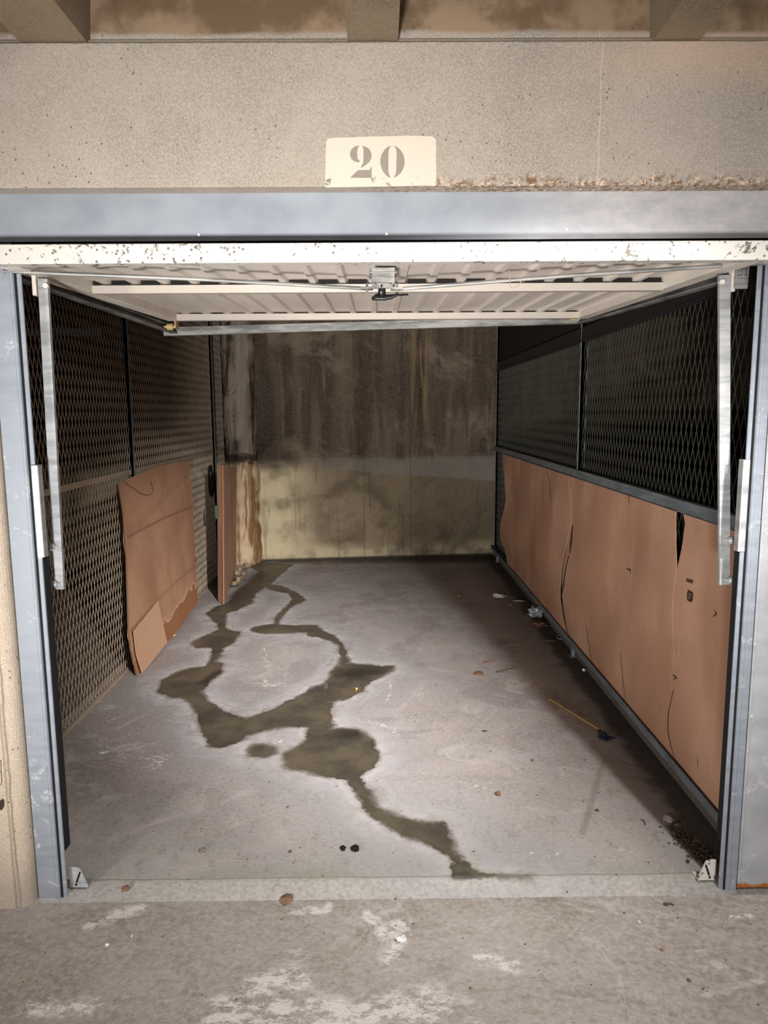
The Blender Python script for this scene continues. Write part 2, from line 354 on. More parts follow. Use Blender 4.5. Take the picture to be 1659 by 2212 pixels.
# --- metals
def steel(name, a, b, rough=.42, metal=.65, chalk=.25, streak=(1, 1, 6)):
    n = NT(name, rough, metal)
    f = n.noise(5, 6, .65, k=streak); g = n.noise(90, 3, .7)
    c = n.mix(n.mr(f, .35, .65), a, b)
    c = n.mix(n.math('MULTIPLY', n.mr(n.noise(11, 6, .7, dist=.7), .56, .66), n.mr(g, .42, .6, 0, chalk)), c, lin(225, 225, 222))
    n.set('Roughness', n.mr(f, .3, .7, rough-.08, rough+.12)); n.bump(g, .08, .001)
    return n, c
n, c = steel('header_steel', lin(141, 147, 155), lin(150, 156, 163), .42, .2, .05, (.8, 1, 1))
x, y, z = n.xyz()[:]
w = n.math('MULTIPLY', n.mr(n.math('ADD', x, n.math('MULTIPLY', n.noise(6, 6, .7), .3)), .35, .95), n.mr(n.noise(16, 8, .8, k=(1, 1, 1.8)), .3, .7, .35, 1.))
c = n.mix(n.math('MULTIPLY', w, .8), c, lin(200, 194, 190))  # glare of the key light painted onto the right part
c = n.mix(n.math('MULTIPLY', n.mr(n.math('ADD', z, n.math('MULTIPLY', n.noise(9, 5), .03)), 2.135, 2.12), n.mr(x, .3, .7, 0, .35)), c, lin(120, 124, 130))
M_HEADER = n.done(c)
n, c = steel('jamb_steel', lin(132, 139, 149), lin(142, 149, 158), .5, .1, .5); M_JAMB = n.done(c)
n, c = steel('panel_steel', lin(158, 160, 164), lin(174, 176, 179), .5, .1, .6, (1, 1, 1.5))
x, y, z = n.xyz()[:]
rust = n.mr(n.math('ADD', z, n.math('MULTIPLY', n.noise(18, 4), .035)), .038, .026)
c = n.mix(rust, c, n.mix(n.noise(60, 4), lin(120, 66, 20), lin(198, 118, 44))); M_PANEL = n.done(c)
n, c = steel('galvanised', lin(150, 153, 155), lin(180, 182, 182), .42, .3, .3); M_GALV = n.done(c)
n, c = steel('dull_galvanised', lin(98, 106, 112), lin(124, 132, 138), .5, .15, .1); M_DULL = n.done(c)
n, c = steel('track_steel', lin(104, 104, 102), lin(160, 158, 153), .45, .3, .2); M_TRACK = n.done(c)
M_TOP = simple('dark_rail', lin(34, 32, 32), .7, .1, .2, 12)
M_STRAND = simple('mesh_strand', lin(176, 158, 138), .6, .1, .35, 12)
M_STRAND2 = simple('mesh_strand_dark', lin(66, 66, 56), .5, .2, .25, 12)
n = NT('white_rail', .5); g = n.noise(28, 6, .7, dist=1.2); h = n.noise(5, 3)
c = n.mix(n.math('MULTIPLY', n.mr(g, .575, .60), n.mr(h, .45, .5)), lin(204, 200, 192), lin(96, 88, 76))
c = n.mix(n.math('MULTIPLY', n.mr(n.voro(60), .28, .18), n.mr(n.noise(8, 3), .50, .56, 0, .9)), c, lin(96, 88, 76))
M_WHITE = n.done(c)
n = NT('door_paint', .5); g = n.noise(3, 5)
M_DOOR = n.done(n.mix(n.mr(g, .35, .65), lin(214, 205, 194), lin(228, 220, 209)))
n = NT('door_leaf_paint', .5); g = n.noise(3, 5, k=(1, .3, 1))
M_RAIL = simple('door_rail_paint', lin(178, 170, 160), .5, 0, .06, 4)
M_RIVET = simple('rivet_white', lin(225, 225, 222), .5, 0, .05)
M_LEAF = n.done(n.mix(n.mr(g, .35, .65), lin(206, 197, 187), lin(224, 215, 205)))
M_BLACK = simple('black_rubber', lin(14, 14, 16), .95, 0, .2)
M_HANDLE = simple('black_plastic', lin(18, 18, 18), .35, 0, .2)
M_VOID = simple('shadow_gap', lin(14, 13, 12), .95, 0, .2)

# --- cardboard
def card(name, a, b, horiz=(1, 60, 1)):
    n = NT(name, .85, 0, .2)
    fl = n.noise(3, 3, .5, k=(60, 60, .7)); bl = n.noise(2.2, 5, .55)
    c = n.mix(n.mr(bl, .35, .65), a, b); c = n.mix(n.mr(fl, .45, .7, 0, .3), c, tuple(v*.82 for v in a))
    c = n.mix(n.mr(n.noise(4, 4, .6), .6, .72, 0, .35), c, tuple(v*.7 for v in a)); c = n.mix(n.mr(n.noise(1.6, 2, .5, k=(1, 1, .5)), .42, .62, 0, .6), c, (a[0]*.72, a[1]*.66, a[2]*.6))
    n.bump(fl, .25, .002); return n, c
n, c = card('cardboard', lin(184, 143, 118), lin(200, 160, 134)); M_CARD = n.done(c)
n, c = card('cardboard_left', lin(172, 130, 104), lin(190, 148, 120))
x, y, z = n.xyz()[:]
stn = n.math('SUBTRACT', z, n.math('ADD', .04, n.math('MULTIPLY', n.noise(5, 3, .5), n.mr(y, 1.9, 2.6, .1, .30))))
c = n.mix(n.mr(stn, .01, -.01, 0, .75), c, lin(140, 88, 54))
c = n.mix(n.math('MULTIPLY', n.mr(n.math('ABSOLUTE', stn), .014, .004), .7), c, lin(212, 172, 140)); M_CARDL = n.done(c)
M_CARDEDGE = simple('cardboard_edge', lin(146, 108, 78), .9, 0, .3, 80)
M_CARDLIGHT = simple('cardboard_patch', lin(196, 156, 126), .85, 0, .1, 20)
M_CREASE = simple('crease_light', lin(206, 164, 132), .85, 0, .1, 20)
M_FOLD = simple('fold_shade', lin(156, 114, 88), .9, 0, .1, 20)
M_INK = simple('print_ink', lin(52, 40, 32), .8, 0, .2)
M_TEAR = simple('tear_dark', lin(30, 18, 10), .95, 0, .2)
M_PAINT = None
n = NT('sign_paint', .85); g = n.noise(26, 6, .75)
x, y, z = n.xyz()[:]
thr = n.mr(z, 2.30, 2.245, .0, .11)
c = n.mix(n.mr(n.math('ADD', g, thr), .66, .70), lin(206, 194, 178), lin(132, 122, 108)); n.bump(n.noise(110, 3, .7), .3, .003); M_PAINT = n.done(c)
M_DIGIT = simple('stencil_paint', lin(142, 132, 122), .9, 0, .12, 60)

# ------------------------------------------------------------------ setting
WX_L, WX_R = -1.6, 1.3
BL, BR = (-4.4, 5.12), (4.4, 5.98)          # back wall is slightly skewed
def by(x): return BL[1]+(BR[1]-BL[1])*(x-BL[0])/(BR[0]-BL[0])

# wet areas traced on the floor (photo pixels on the plane z=0)
def c3(pts): return [(240+a/2.37, 1180+b/2.37) for a, b in pts]
WET = [c3([(700,78),(930,92),(880,135),(830,180),(740,240),(720,290),(640,330),(590,345),(580,400),(595,430),(660,440),(640,480),(585,520),(560,550),(530,590),(505,595),(520,520),(440,520),(410,500),(470,460),(550,430),(545,400),(500,360),(490,340),(540,310),(600,290),(640,230),(720,180),(760,130),(700,100)]),
 c3([(800,195),(880,205),(950,240),(995,270),(985,285),(930,305),(890,345),(855,385),(860,400),(950,405),(1050,405),(1080,430),(1140,455),(1185,495),(1205,540),(1215,600),(1170,605),(1175,560),(1165,510),(1130,485),(1060,465),(1010,460),(1000,440),(950,440),(870,445),(790,450),(720,435),(715,420),(770,405),(835,395),(850,350),(890,315),(930,270),(900,240),(850,230),(800,215)]),
 c3([(1170,595),(1215,595),(1290,605),(1380,615),(1450,610),(1440,640),(1370,680),(1330,690),(1290,740),(1210,780),(1140,800),(1060,800),(1090,750),(1100,690),(1130,640)]),
 c3([(505,585),(570,600),(560,650),(510,690),(460,740),(500,790),(590,850),(700,880),(830,830),(940,780),(1040,720),(1110,690),(1100,760),(1080,800),(1140,800),(1115,850),(1135,900),(1150,940),(1000,990),(1000,930),(900,925),(800,945),(700,970),(640,1010),(560,1030),(500,1025),(460,950),(450,880),(420,830),(380,780),(290,775),(235,740),(260,690),(330,645),(400,625),(480,615)]),
 c3([(1000,990),(1000,935),(1150,930),(1260,940),(1340,985),(1370,1060),(1350,1130),(1290,1170),(1280,1215),(1275,1240),(1230,1240),(1215,1195),(1100,1185),(1000,1160),(900,1130),(870,1090),(880,1060),(950,1030)]),
 c3([(690,1040),(720,1015),(780,1010),(835,1030),(845,1060),(790,1080),(720,1075)]),
 [(752,1690),(770,1720),(800,1765),(850,1795),(900,1818),(940,1835),(965,1850),(975,1880),(975,1895),(1010,1898),(1150,1896),(1150,1892),(1060,1887),(1030,1880),(1000,1860),(980,1830),(968,1795),(955,1778),(920,1775),(880,1770),(840,1755),(815,1740),(790,1700),(785,1680)]]
WHITE = [([(598,1604)], .055), (c3([(855,490),(810,500),(775,540),(800,590),(810,625)]), .022), (c3([(770,665),(800,720),(870,700)]), .03),
 ([(800,1560),(845,1570),(855,1590)], .025), ([(330,1640),(350,1635),(335,1655)], .05), ([(990,1688),(1060,1705)], .012), ([(1150,1845),(1190,1850),(1215,1840)], .012),
 ([(1340,1835),(1375,1842)], .01), ([(185,1738),(235,1722)], .012), ([(845,1470),(838,1515)], .016), ([(700,1500),(690,1530)], .014), ([(222,1627),(232,1624)], .012)]
DARK = [(c3([(760,140),(680,230),(620,280)]), .16), (c3([(1220,650),(1300,650)]), .10), (c3([(560,640),(470,700)]), .04), ([(490,1240),(505,1265)], .12), (c3([(1200,960),(1250,965)]), .07)]
WHITE_A = [([(200,1990),(250,1970),(300,1955)], .03), ([(640,1962),(700,1958),(710,1950)], .02), ([(795,1970),(812,1985),(830,2010)], .025), ([(840,2000),(870,1990)], .03),
 ([(560,2120),(640,2105)], .05), ([(480,2180),(800,2190),(930,2160)], .07), ([(1040,2060),(1110,2080)], .03), ([(860,2020),(840,2060)], .03), ([(60,2170),(200,2165)], .03), ([(1580,1975),(1620,1970)], .012)]
def world_poly(p): return np.array([[hz(a, b).x, hz(a, b).y] for a, b in p])
def seg_dist(P, a, b):
    d = b-a; L = max(1e-9, (d*d).sum()); t = np.clip(((P-a)@d)/L, 0, 1)[:, None]
    return np.sqrt((((a+t*d)-P)**2).sum(1))
def sdf_polys(P, polys):
    out = np.full(len(P), 9.)
    for pl in polys:
        W = world_poly(pl); m = len(W); dist = np.full(len(P), 9.); ins = np.zeros(len(P), bool)
        for i in range(m):
            a, b = W[i], W[(i+1) % m]; dist = np.minimum(dist, seg_dist(P, a, b))
            cond = (a[1] > P[:, 1]) != (b[1] > P[:, 1])
            with np.errstate(divide='ignore', invalid='ignore'):
                xi = (b[0]-a[0])*(P[:, 1]-a[1])/(b[1]-a[1]+1e-12)+a[0]
            ins ^= cond & (P[:, 0] < xi)
        out = np.minimum(out, np.where(ins, -dist, dist))
    return out
def blobs(P, items):
    out = np.zeros(len(P))
    for pts, w in items:
        W = world_poly(pts); d = np.full(len(P), 9.)
        if len(W) == 1: d = np.sqrt(((P-W[0])**2).sum(1))
        for i in range(len(W)-1): d = np.minimum(d, seg_dist(P, W[i], W[i+1]))
        out = np.maximum(out, np.clip(1-d/w/1.6, 0, 1)*1.3)
    return out
def grid_mesh(name, xs, ys, zf, mat, attrs, keep=None):
    nx, ny = len(xs), len(ys); X, Y = np.meshgrid(xs, ys, indexing='ij'); Z = zf(X, Y)
    V = np.stack([X, Y, Z], -1).reshape(-1, 3); I = np.arange(nx*ny).reshape(nx, ny)
    Q = np.stack([I[:-1, :-1], I[1:, :-1], I[1:, 1:], I[:-1, 1:]], -1).reshape(-1, 4)
    if keep is not None:
        Q = Q[keep[Q].mean(1) > .5]; used = np.unique(Q); mp = np.zeros(nx*ny, int); mp[used] = np.arange(len(used)); Q = mp[Q]; V = V[used]
        attrs = {k: v[used] for k, v in attrs.items()}
    me = bpy.data.meshes.new(name); me.from_pydata(V.tolist(), [], Q.tolist()); me.update()
    for k, v in attrs.items():
        a = me.attributes.new(k, 'FLOAT', 'POINT'); a.data.foreach_set('value', v.astype(np.float32))
    me.shade_smooth(); me.materials.append(mat); o = bpy.data.objects.new(name, me); COL.objects.link(o); return o
xs = np.arange(-1.68, 1.345, .0125); ys = np.arange(-.02, 5.93, .0125)
Xg, Yg = np.meshgrid(xs, ys, indexing='ij'); P = np.stack([Xg.ravel(), Yg.ravel()], 1)
def zfloor(X, Y): return np.clip((Y-.07)/.09, -1, 0)*.012 + .0015*np.sin(X*5.1)*np.sin(Y*3.3)*(Y > .1)
SD = sdf_polys(P, WET)
AT = {'sdf': SD, 'white': blobs(P, WHITE), 'dark': blobs(P, DARK), 'streak': blobs(P, [([(1303, 1645), (1258, 1800)], .012)])}
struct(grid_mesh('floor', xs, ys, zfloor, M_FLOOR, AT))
wt = grid_mesh('water_trail', xs, ys, lambda X, Y: zfloor(X, Y)+.0008, M_FLOOR, AT, keep=(SD < .0).astype(float))
tag(wt, 'brown wet trail and pools of water winding across the concrete garage floor', 'water')
xa = np.arange(-2.4, 2.4, .02); ya = np.arange(-2.3, -.0199, .02); ya[-1] = -.018
Xa, Ya = np.meshgrid(xa, ya, indexing='ij'); PA = np.stack([Xa.ravel(), Ya.ravel()], 1)
struct(grid_mesh('floor_aisle', xa, ya, lambda X, Y: X*0-.0122, M_AISLE, {'white': blobs(PA, WHITE_A)}))
b = MB(); b.box(-6, 6, -6.5, -.02, -.2, -.0135); struct(b.build('floor_slab', M_AISLE))
b = MB(); b.box(-6, -1.66, -.01, 6, -.2, -.01).box(1.335, 6, -.01, 6, -.2, -.01).box(-1.66, 1.335, .1, 6, -.2, -.02); struct(b.build('floor_neighbour', M_DARKCON))
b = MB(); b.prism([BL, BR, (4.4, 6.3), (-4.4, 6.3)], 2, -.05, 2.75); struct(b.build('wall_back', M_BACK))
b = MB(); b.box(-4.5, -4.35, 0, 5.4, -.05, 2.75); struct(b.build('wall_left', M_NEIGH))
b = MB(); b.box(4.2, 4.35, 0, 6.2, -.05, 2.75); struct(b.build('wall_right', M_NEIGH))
b = MB(); b.box(-4.5, 4.5, .12, 6.4, 2.62, 2.8); struct(b.build('ceiling', M_DARKCON))
b = MB(); b.box(-6, 6, -6.6, -.02, 2.95, 3.1); struct(b.build('ceiling_aisle', M_COFFER))
b = MB(); b.box(-6, 6, -6.6, -6.4, -.2, 3.0); struct(b.build('wall_opposite', M_COFFER))
# lintel beam: rough front with crumbled edge
b = MB()
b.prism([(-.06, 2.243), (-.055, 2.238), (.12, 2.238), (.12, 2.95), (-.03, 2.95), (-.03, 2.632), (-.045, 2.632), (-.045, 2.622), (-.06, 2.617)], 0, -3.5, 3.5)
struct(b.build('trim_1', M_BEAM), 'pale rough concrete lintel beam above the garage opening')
for i, (x0, x1, xe) in enumerate(((-.985, -.80, 0), (-.077, .063, 0), (.775, .905, 0), (1.63, 1.77, 0), (-1.83, -1.69, 0))):
    b = MB(); b.prism([(x0-.02, 2.95), (x0, 2.622), (x1, 2.622), (x1+.02, 2.95)], 1, -6.4, -.02)
    o = b.build('ceiling_joist', M_JOIST)
    tag(o, ['concrete ceiling joist at the left above the beam', 'concrete ceiling joist directly above the painted number', 'concrete ceiling joist at the right above the beam', 'concrete ceiling joist beyond the right edge', 'concrete ceiling joist beyond the left edge'][i], 'ceiling beam', 'concrete joists of the aisle ceiling')
    o['kind'] = 'structure'
# column on the left with a rounded arris
pts = [(-1.156, .1), (-1.156, -.004)]+[(-1.196+.04*math.cos(a), -.004-.036*math.sin(a)) for a in [math.pi/2*k/6 for k in range(1, 7)]]+[(-1.204, -.038), (-1.208, -.045), (-1.62, -.045), (-1.62, .1)]
b = MB(); b.prism(pts, 2, -.012, 2.238); col = struct(b.build('wall_column', M_COLUMN), 'pale concrete column left of the garage frame')
b = MB()
def cp(a, b_): return hy(a, b_, -.0465)
for s in (((0,1642),(2,1645)), ((2,1645),(2.5,1668)), ((-1,1668),(2.5,1668)), ((2.5,1668),(4,1690)), ((4,1690),(-1,1698))):
    b.bar(cp(*s[0]), cp(*s[1]), .0012, .001, (0, 1, 0))
b.poly([cp(-2, 1731), cp(6, 1725), cp(9, 1730), cp(9, 1742), cp(4, 1750), cp(-2, 1750)])
o = b.build('stamped_mark', M_INK, col)
# front infill either side: neighbours' closed fronts
b = MB(); b.box(-4.5, -1.6, .0, .08, -.012, 2.24); struct(b.build('wall_front_left', M_COLUMN))
b = MB(); b.box(1.198, 4.5, 0.0, .03, -.0, 2.1).box(1.198, 1.206, -.004, .03, 0, 2.1); pn = struct(b.build('wall_front_right', M_PANEL, bevel=.001), 'flat grey sheet steel panel right of the garage frame')
for p in ((1643, 1190), (1622, 1547)):
    q = hy(*p, 0); b = MB(); b.cyl((q.x, -.0015, q.z), 1, .004, .005, 10).cyl((q.x, -.004, q.z), 1, .0018, .004, 8); b.build('rivet', M_RIVET, pn)
# pier at the back left corner: lumpy plaster
def pierf(u, v):
    z = v*2.62; a = u*math.pi
    x = -1.46+.17*math.cos(math.pi-a)*(1+.05*math.sin(z*9)+.04*math.sin(z*23)); k = 1.0 if z > 1.12 else 1.12
    k += .06*math.sin(z*31+u*9)*(z < 1.2)
    return (x*1.0+(k-1)*.1*math.cos(math.pi-a), by(-1.45)+.02-(.20*k)*math.sin(a)**.7, z)
b = MB(); b.sheet(pierf, 22, 90, (0, .02, 0)); o = b.build('wall_pier', M_PIER, smooth=True); struct(o, 'rust stained plaster pier in the back left corner')

# ------------------------------------------------------------------ mesh partitions
def strands(b, xp, y0, y1, z0, z1):
    w = .0042 if xp < 0 else .0036
    SW, LW = (.043, .122) if xp < 0 else (.050, .142)
    ni = int((y1-y0)/(SW/2)); nj = int((z1-z0)/(LW/2)); sy = (y1-y0)/ni; sz = (z1-z0)/nj
    for j in range(nj):
        for i in range(ni):
            ya, yb = y0+i*sy, y0+(i+1)*sy; za, zb = z0+j*sz, z0+(j+1)*sz
            if (i+j) % 2: za, zb = zb, za
            r = w/2; k = r*1.3                       # crossed flat strips along each strand
            b.add([(xp-r, ya, za), (xp+r, ya, za), (xp+r, yb, zb), (xp-r, yb, zb), (xp, ya-k, za), (xp, ya+k, za), (xp, yb+k, zb), (xp, yb-k, zb)], [(0, 1, 2, 3), (4, 5, 6, 7)])
def partition(x, side, label, posts, panels, mat):
    t = thing('mesh_partition', (x, 2.7, 0), label, 'fence')
    for y, w in posts:
        c = MB(); s = 1 if side == 'L' else -1
        c.box(x-.018, x+.018, y-w/2, y+w/2, 0, 2.6).box(x-.022, x+.022, y-w/2, y-w/2+.004, 0, 2.6); c.build('post', M_DULL, t)
    for (y0, y1, z0, z1) in panels:
        c = MB(); strands(c, x, y0, y1, z0, z1); o = c.build('expanded_mesh', mat, t, fix=False)
    return t
pl = partition(WX_L, 'L', 'left expanded metal mesh partition with slim grey posts', [(.1, .04), (2.43, .035), (4.74, .05)],
     [(.12, 2.41, .02, 1.215), (.12, 2.41, 1.245, 2.56), (2.45, 4.71, .02, 1.215), (2.45, 4.71, 1.245, 2.56), (4.77, 5.22, .02, 2.56)], M_STRAND)
b = MB(); b.box(WX_L-.003, WX_L+.004, .12, 2.41, 1.212, 1.245).box(WX_L-.003, WX_L+.004, 2.45, 5.2, 1.215, 1.245); b.build('rail', M_STRAND, pl)
b = MB(); b.box(WX_L-.012, WX_L+.012, .1, 5.2, .0, .012); b.build('base_rail', M_STRAND, pl)
b = MB(); b.box(1.283, 1.333, .06, 5.7, -.02, .07); struct(b.build('wall_curb', M_DARKCON), 'low dark concrete curb under the right mesh partition')
pr = partition(WX_R, 'R', 'right expanded metal mesh partition above the cardboard sheets', [(.1, .04), (2.39, .035), (5.62, .045)],
     [(.12, 2.37, 1.225, 2.03), (2.41, 5.6, 1.225, 2.03), (.12, 5.6, .12, 1.17)], M_STRAND2)
ch = [(-.016, -.026), (.016, -.026), (.016, .026), (-.016, .026), (-.016, .014), (-.006, .01), (-.006, -.01), (-.016, -.014)]
b = MB(); b.sweep((WX_R-.012, .06, 1.197), (WX_R-.012, 5.66, 1.197), [(-a, c) for a, c in ch][::-1]); b.build('middle_rail', M_DULL, pr)
b = MB(); b.box(WX_R-.02, WX_R+.02, .06, 5.66, 2.03, 2.115).box(WX_R-.024, WX_R-.016, .06, 5.66, 2.03, 2.04); b.build('top_rail', M_TOP, pr)
b = MB(); b.sweep((1.266, .06, .098), (1.266, 5.66, .098), [(-.02, -.018), (.02, -.018), (.02, .018), (.014, .018), (.014, -.012), (-.014, -.012), (-.014, .018), (-.02, .018)]); b.build('bottom_channel', M_DULL, pr)
for y in (2.3, 5.3):
    b = MB(); b.box(1.255, 1.275, y-.015, y+.015, 0, .08).box(1.24, 1.29, y-.02, y+.02, 0, .004); b.build('foot', M_DULL, pr)

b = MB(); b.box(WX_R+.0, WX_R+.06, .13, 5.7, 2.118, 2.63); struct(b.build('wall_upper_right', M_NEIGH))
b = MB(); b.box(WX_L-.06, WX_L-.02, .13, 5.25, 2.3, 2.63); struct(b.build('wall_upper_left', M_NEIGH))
# ------------------------------------------------------------------ frame
def jamb(name, s, xi, xo, label):
    t = thing(name, ((xi+xo)/2, .03, -.01), label, 'door frame')
    X = lambda d: xi-s*d                   # d = distance outwards from the inner edge
    prof = [(0, .006), (0, .075), (.006, .075), (.006, .012), (.013, .012), (.013, .03), (.018, .03), (.018, .0), (.022, -.004), (.028, -.004), (.031, .0), (abs(xo-xi), .0), (abs(xo-xi), .06), (abs(xo-xi)-.004, .06), (abs(xo-xi)-.004, .004), (.026, .004), (.022, .038), (.009, .038), (.009, .016), (.0035, .016)]
    poly = [(X(d), y) for d, y in [(0, .008), (0, .0115), (.006, .024), (abs(xo-xi), .024), (abs(xo-xi), .0), (.032, .0), (.029, -.004), (.022, -.004), (.019, .0), (.018, .018), (.0135, .018), (.013, .006), (.002, .006)]]
    b = MB(); b.prism(poly, 2, -.012, 2.1); b.build('post', M_JAMB, t)
    return t
jl = jamb('jamb', 1, -1.06, -1.152, 'left grey steel jamb of the garage door beside the concrete column')
jr = jamb('jamb', -1, 1.141, 1.196, 'right grey steel jamb of the garage door beside the sheet panel')
for t, s, xi in ((jl, 1, -1.06), (jr, -1, 1.141)):
    b = MB(); x0, x1 = sorted((xi-s*.0182, xi-s*.0128)); b.box(x0, x1, .003, .008, -.01, 2.1); b.build('groove', M_VOID, t)
    b = MB(); x0, x1 = sorted((xi+s*(.0025 if s > 0 else -.0035), xi-s*.014)); b.box(x0, x1, .0125, .052, .155, 1.148, .002); b.build('rubber_buffer', M_BLACK, t)
    b = MB(); x0, x1 = sorted((xi-s*.0118, xi+s*.011)); b.box(x0, x1, -.0005, .03, 1.156, 1.446, .002); b.build('cover_plate', M_GALV, t, bevel=.002)
    # slotted foot bracket
    b = MB(); f = .034
    pp = [(xi, 0.001), (xi+s*.055, .001), (xi+s*.06, .012), (xi+s*.035, .075), (xi+s*.018, .08), (xi, .08)]
    b.prism(pp, 1, f, f+.004); b.box(*sorted((xi, xi+s*.058)), f, f+.05, 0, .004)
    br = b.build('foot_bracket', M_GALV if s > 0 else M_WHITE, t)
    b = MB(); b.bar((xi+s*.022, f-.001, .024), (xi+s*.036, f-.001, .062), .006, .001, (0, 1, 0)).bar((xi+s*.019, f-.001, .012), (xi+s*.021, f-.001, .02), .006, .001, (0, 1, 0)); b.build('slot', M_VOID, br)
hd = thing('header_panel', (0, .02, 2.1), 'grey steel header panel below the concrete beam', 'door frame')
b = MB(); b.box(-2.2, 2.2, 0, .004, 2.1, 2.243).box(-2.2, 2.2, 0, .03, 2.1, 2.104); b.build('panel', M_HEADER, hd)
for p in ((430, 508), (835, 506), (1223, 496)):
    q = hy(*p, 0); b = MB(); b.cyl((q.x, -.0015, q.z), 1, .0042, .005, 12).cyl((q.x, -.004, q.z), 1, .0018, .004, 8); b.build('rivet', M_RIVET, hd)

# ------------------------------------------------------------------ the number sign
sg = thing('number_sign', (0, -.061, 2.24), 'cream painted rectangle with stencilled number 20 on the concrete beam', 'sign')
def sp(a, b_): return hy(690+a/6.144, 280+b_/6.144, -.0615)
edge = [(90,180),(110,125),(150,112),(300,105),(500,98),(700,90),(1000,82),(1300,80),(1500,88),(1545,120),(1550,300),(1553,450),(1550,600),(1545,740),(1300,745),(1000,750),(700,757),(400,762),(110,766),(75,765),(80,600),(82,400),(86,280)]
pe = []
for i in range(len(edge)):
    a, c = edge[i], edge[(i+1) % len(edge)]
    for k in range(6):
        t = k/6; pe.append((a[0]+(c[0]-a[0])*t+random.uniform(-4, 4), a[1]+(c[1]-a[1])*t+random.uniform(-3, 3)*(0 if a[1] > 735 else 1)))
b = MB(); b.poly([sp(*p) for p in pe], (0, .0014, 0)); b.build('background', M_PAINT, sg)
def arc(cx, cy, rx, ry, a0, a1, k=14): return [(cx+rx*math.cos(math.radians(a0+(a1-a0)*i/k)), cy+ry*math.sin(math.radians(a0+(a1-a0)*i/k))) for i in range(k+1)]
G = {'digit_two': [
      [(530,215)]+arc(520,325,114,110,255,90,16)+[(540,415),(515,400),(505,380),(500,300),(510,245)],
      [(565,215),(600,222),(650,250),(680,290),(693,335),(690,375),(670,420),(630,460),(590,488),(565,505),(548,500),(570,465),(582,430),(585,350),(585,270),(578,235)],
      [(405,640),(510,540),(670,535),(680,500),(693,500),(693,642)]],
     'digit_zero': [
      [(955,215),(920,222),(870,260),(830,320),(808,390),(808,450),(825,520),(860,580),(905,625),(945,642),(925,600),(915,560),(915,300),(930,240)],
      [(985,215),(1020,225),(1070,265),(1110,325),(1130,390),(1130,450),(1112,520),(1080,575),(1030,620),(985,638),(1005,600),(1018,560),(1025,300),(1012,245)]]}
for nm, ps in G.items():
    b = MB()
    for q in ps: b.poly([sp(*p)+Vector((0, -.0006, 0)) for p in q], (0, .0005, 0))
    b.build(nm, M_DIGIT, sg)

# ------------------------------------------------------------------ up-and-over door (raised)
dz = lambda y: 2.018+(y+.10)*.034           # underside of the leaf frame
dr = thing('garage_door', (0, .7, 2.04), 'white ribbed up-and-over garage door raised open under the header', 'garage door')
YF, YR = -.115, 1.62
def slab(b, x0, x1, y0, y1, h0, h1):        # follows the slight slope of the leaf
    b.add([(x, y, dz(y)+h) for h in (h0, h1) for x, y in ((x0, y0), (x1, y0), (x1, y1), (x0, y1))],
          [(3, 2, 1, 0), (4, 5, 6, 7), (0, 1, 5, 4), (1, 2, 6, 5), (2, 3, 7, 6), (3, 0, 4, 7)])
b = MB(); slab(b, -1.25, 1.30, YF-.005, YF+.045, 0, .053); b.build('front_rail', M_WHITE, dr, bevel=.002)
b = MB()
# ribbed sheet: trapezoid profile
xs_, step = [], .107; x = -1.07; prof = []
while x < 1.08:
    prof += [(x, .040), (x+step-.036, .040), (x+step-.028, .028), (x+step-.008, .028)]; x += step
prof += [(1.085, .04)]
vs = [(a, y, dz(y)+h) for y in (YF+.02, YR-.01) for a, h in prof]; m = len(prof)
b.add(vs, [(i, i+1, m+i+1, m+i) for i in range(m-1)]); b.build('ribbed_leaf', M_LEAF, dr)
b = MB(); slab(b, -1.08, 1.09, YF+.01, YR, .045, .05); b.build('outer_skin', M_DOOR, dr)
for x0, x1 in ((-1.09, -1.03), (1.04, 1.10)):
    b = MB(); slab(b, x0, x1, YF+.045, YR, .0, .045); b.build('side_rail', M_DOOR, dr, bevel=.002)
b = MB(); slab(b, -1.03, 1.04, .47, .51, -.006, .022); b.build('cross_rail', M_RAIL, dr)
b = MB(); slab(b, -1.03, 1.04, YR-.05, YR, -.002, .03); b.build('rear_rail', M_RAIL, dr)
b = MB(); x = -1.07
while x < 1.0:
    if not (-.03 < x+.02 < .06): slab(b, max(x, -1.028)+.002, x+.069, .474, .478, .020, .0395)
    x += .107
b.build('rail_gap_shade', M_VOID, dr)  # dark strips put in for the shade above the cross rail
# lock box, rods and handle
lk = MB(); lk.box(-.018, .057, .165, .235, dz(.2)-.022, dz(.2)+.03).box(-.025, .064, .16, .24, dz(.2)+.012, dz(.2)+.016); lk = lk.build('lock_box', M_TRACK, dr, bevel=.002)
b = MB(); b.box(-.018, .05, .158, .166, dz(.2)-.036, dz(.2)-.02); b.cyl((-.008, .155, dz(.2)-.028), 1, .005, .012).cyl((.04, .155, dz(.2)-.028), 1, .005, .012); b.build('latch_plate', M_TRACK, lk)
b = MB(); h0 = hy(827, 618, .17); 
b.tube([hy(825, 616, .17), hy(825, 628, .17), hy(824, 640, .17)], [.013, .012, .015], 10)
b.tube([hy(803, 646, .17), hy(812, 642, .17), hy(830, 643, .17), hy(845, 641, .17), hy(858, 637, .17), hy(882, 636, .17)], [.006, .013, .012, .010, .005, .004], 10, flat=.6)
b.build('handle', M_HANDLE, dr, smooth=True)
def rodpt(p, y): return hy(*p, y)
b = MB(); A = rodpt((786, 623), .2); B = rodpt((8, 586), .0); b.tube([A, Vector(((A.x+B.x)/2, .1, (A.z+B.z)/2+.004)), B], .0062, 8); b.box(A.x-.01, A.x+.03, .185, .215, A.z-.004, A.z+.004).cyl((A.x+.01, .2, A.z), 2, .004, .03); b.build('locking_rod', M_TRACK, dr)
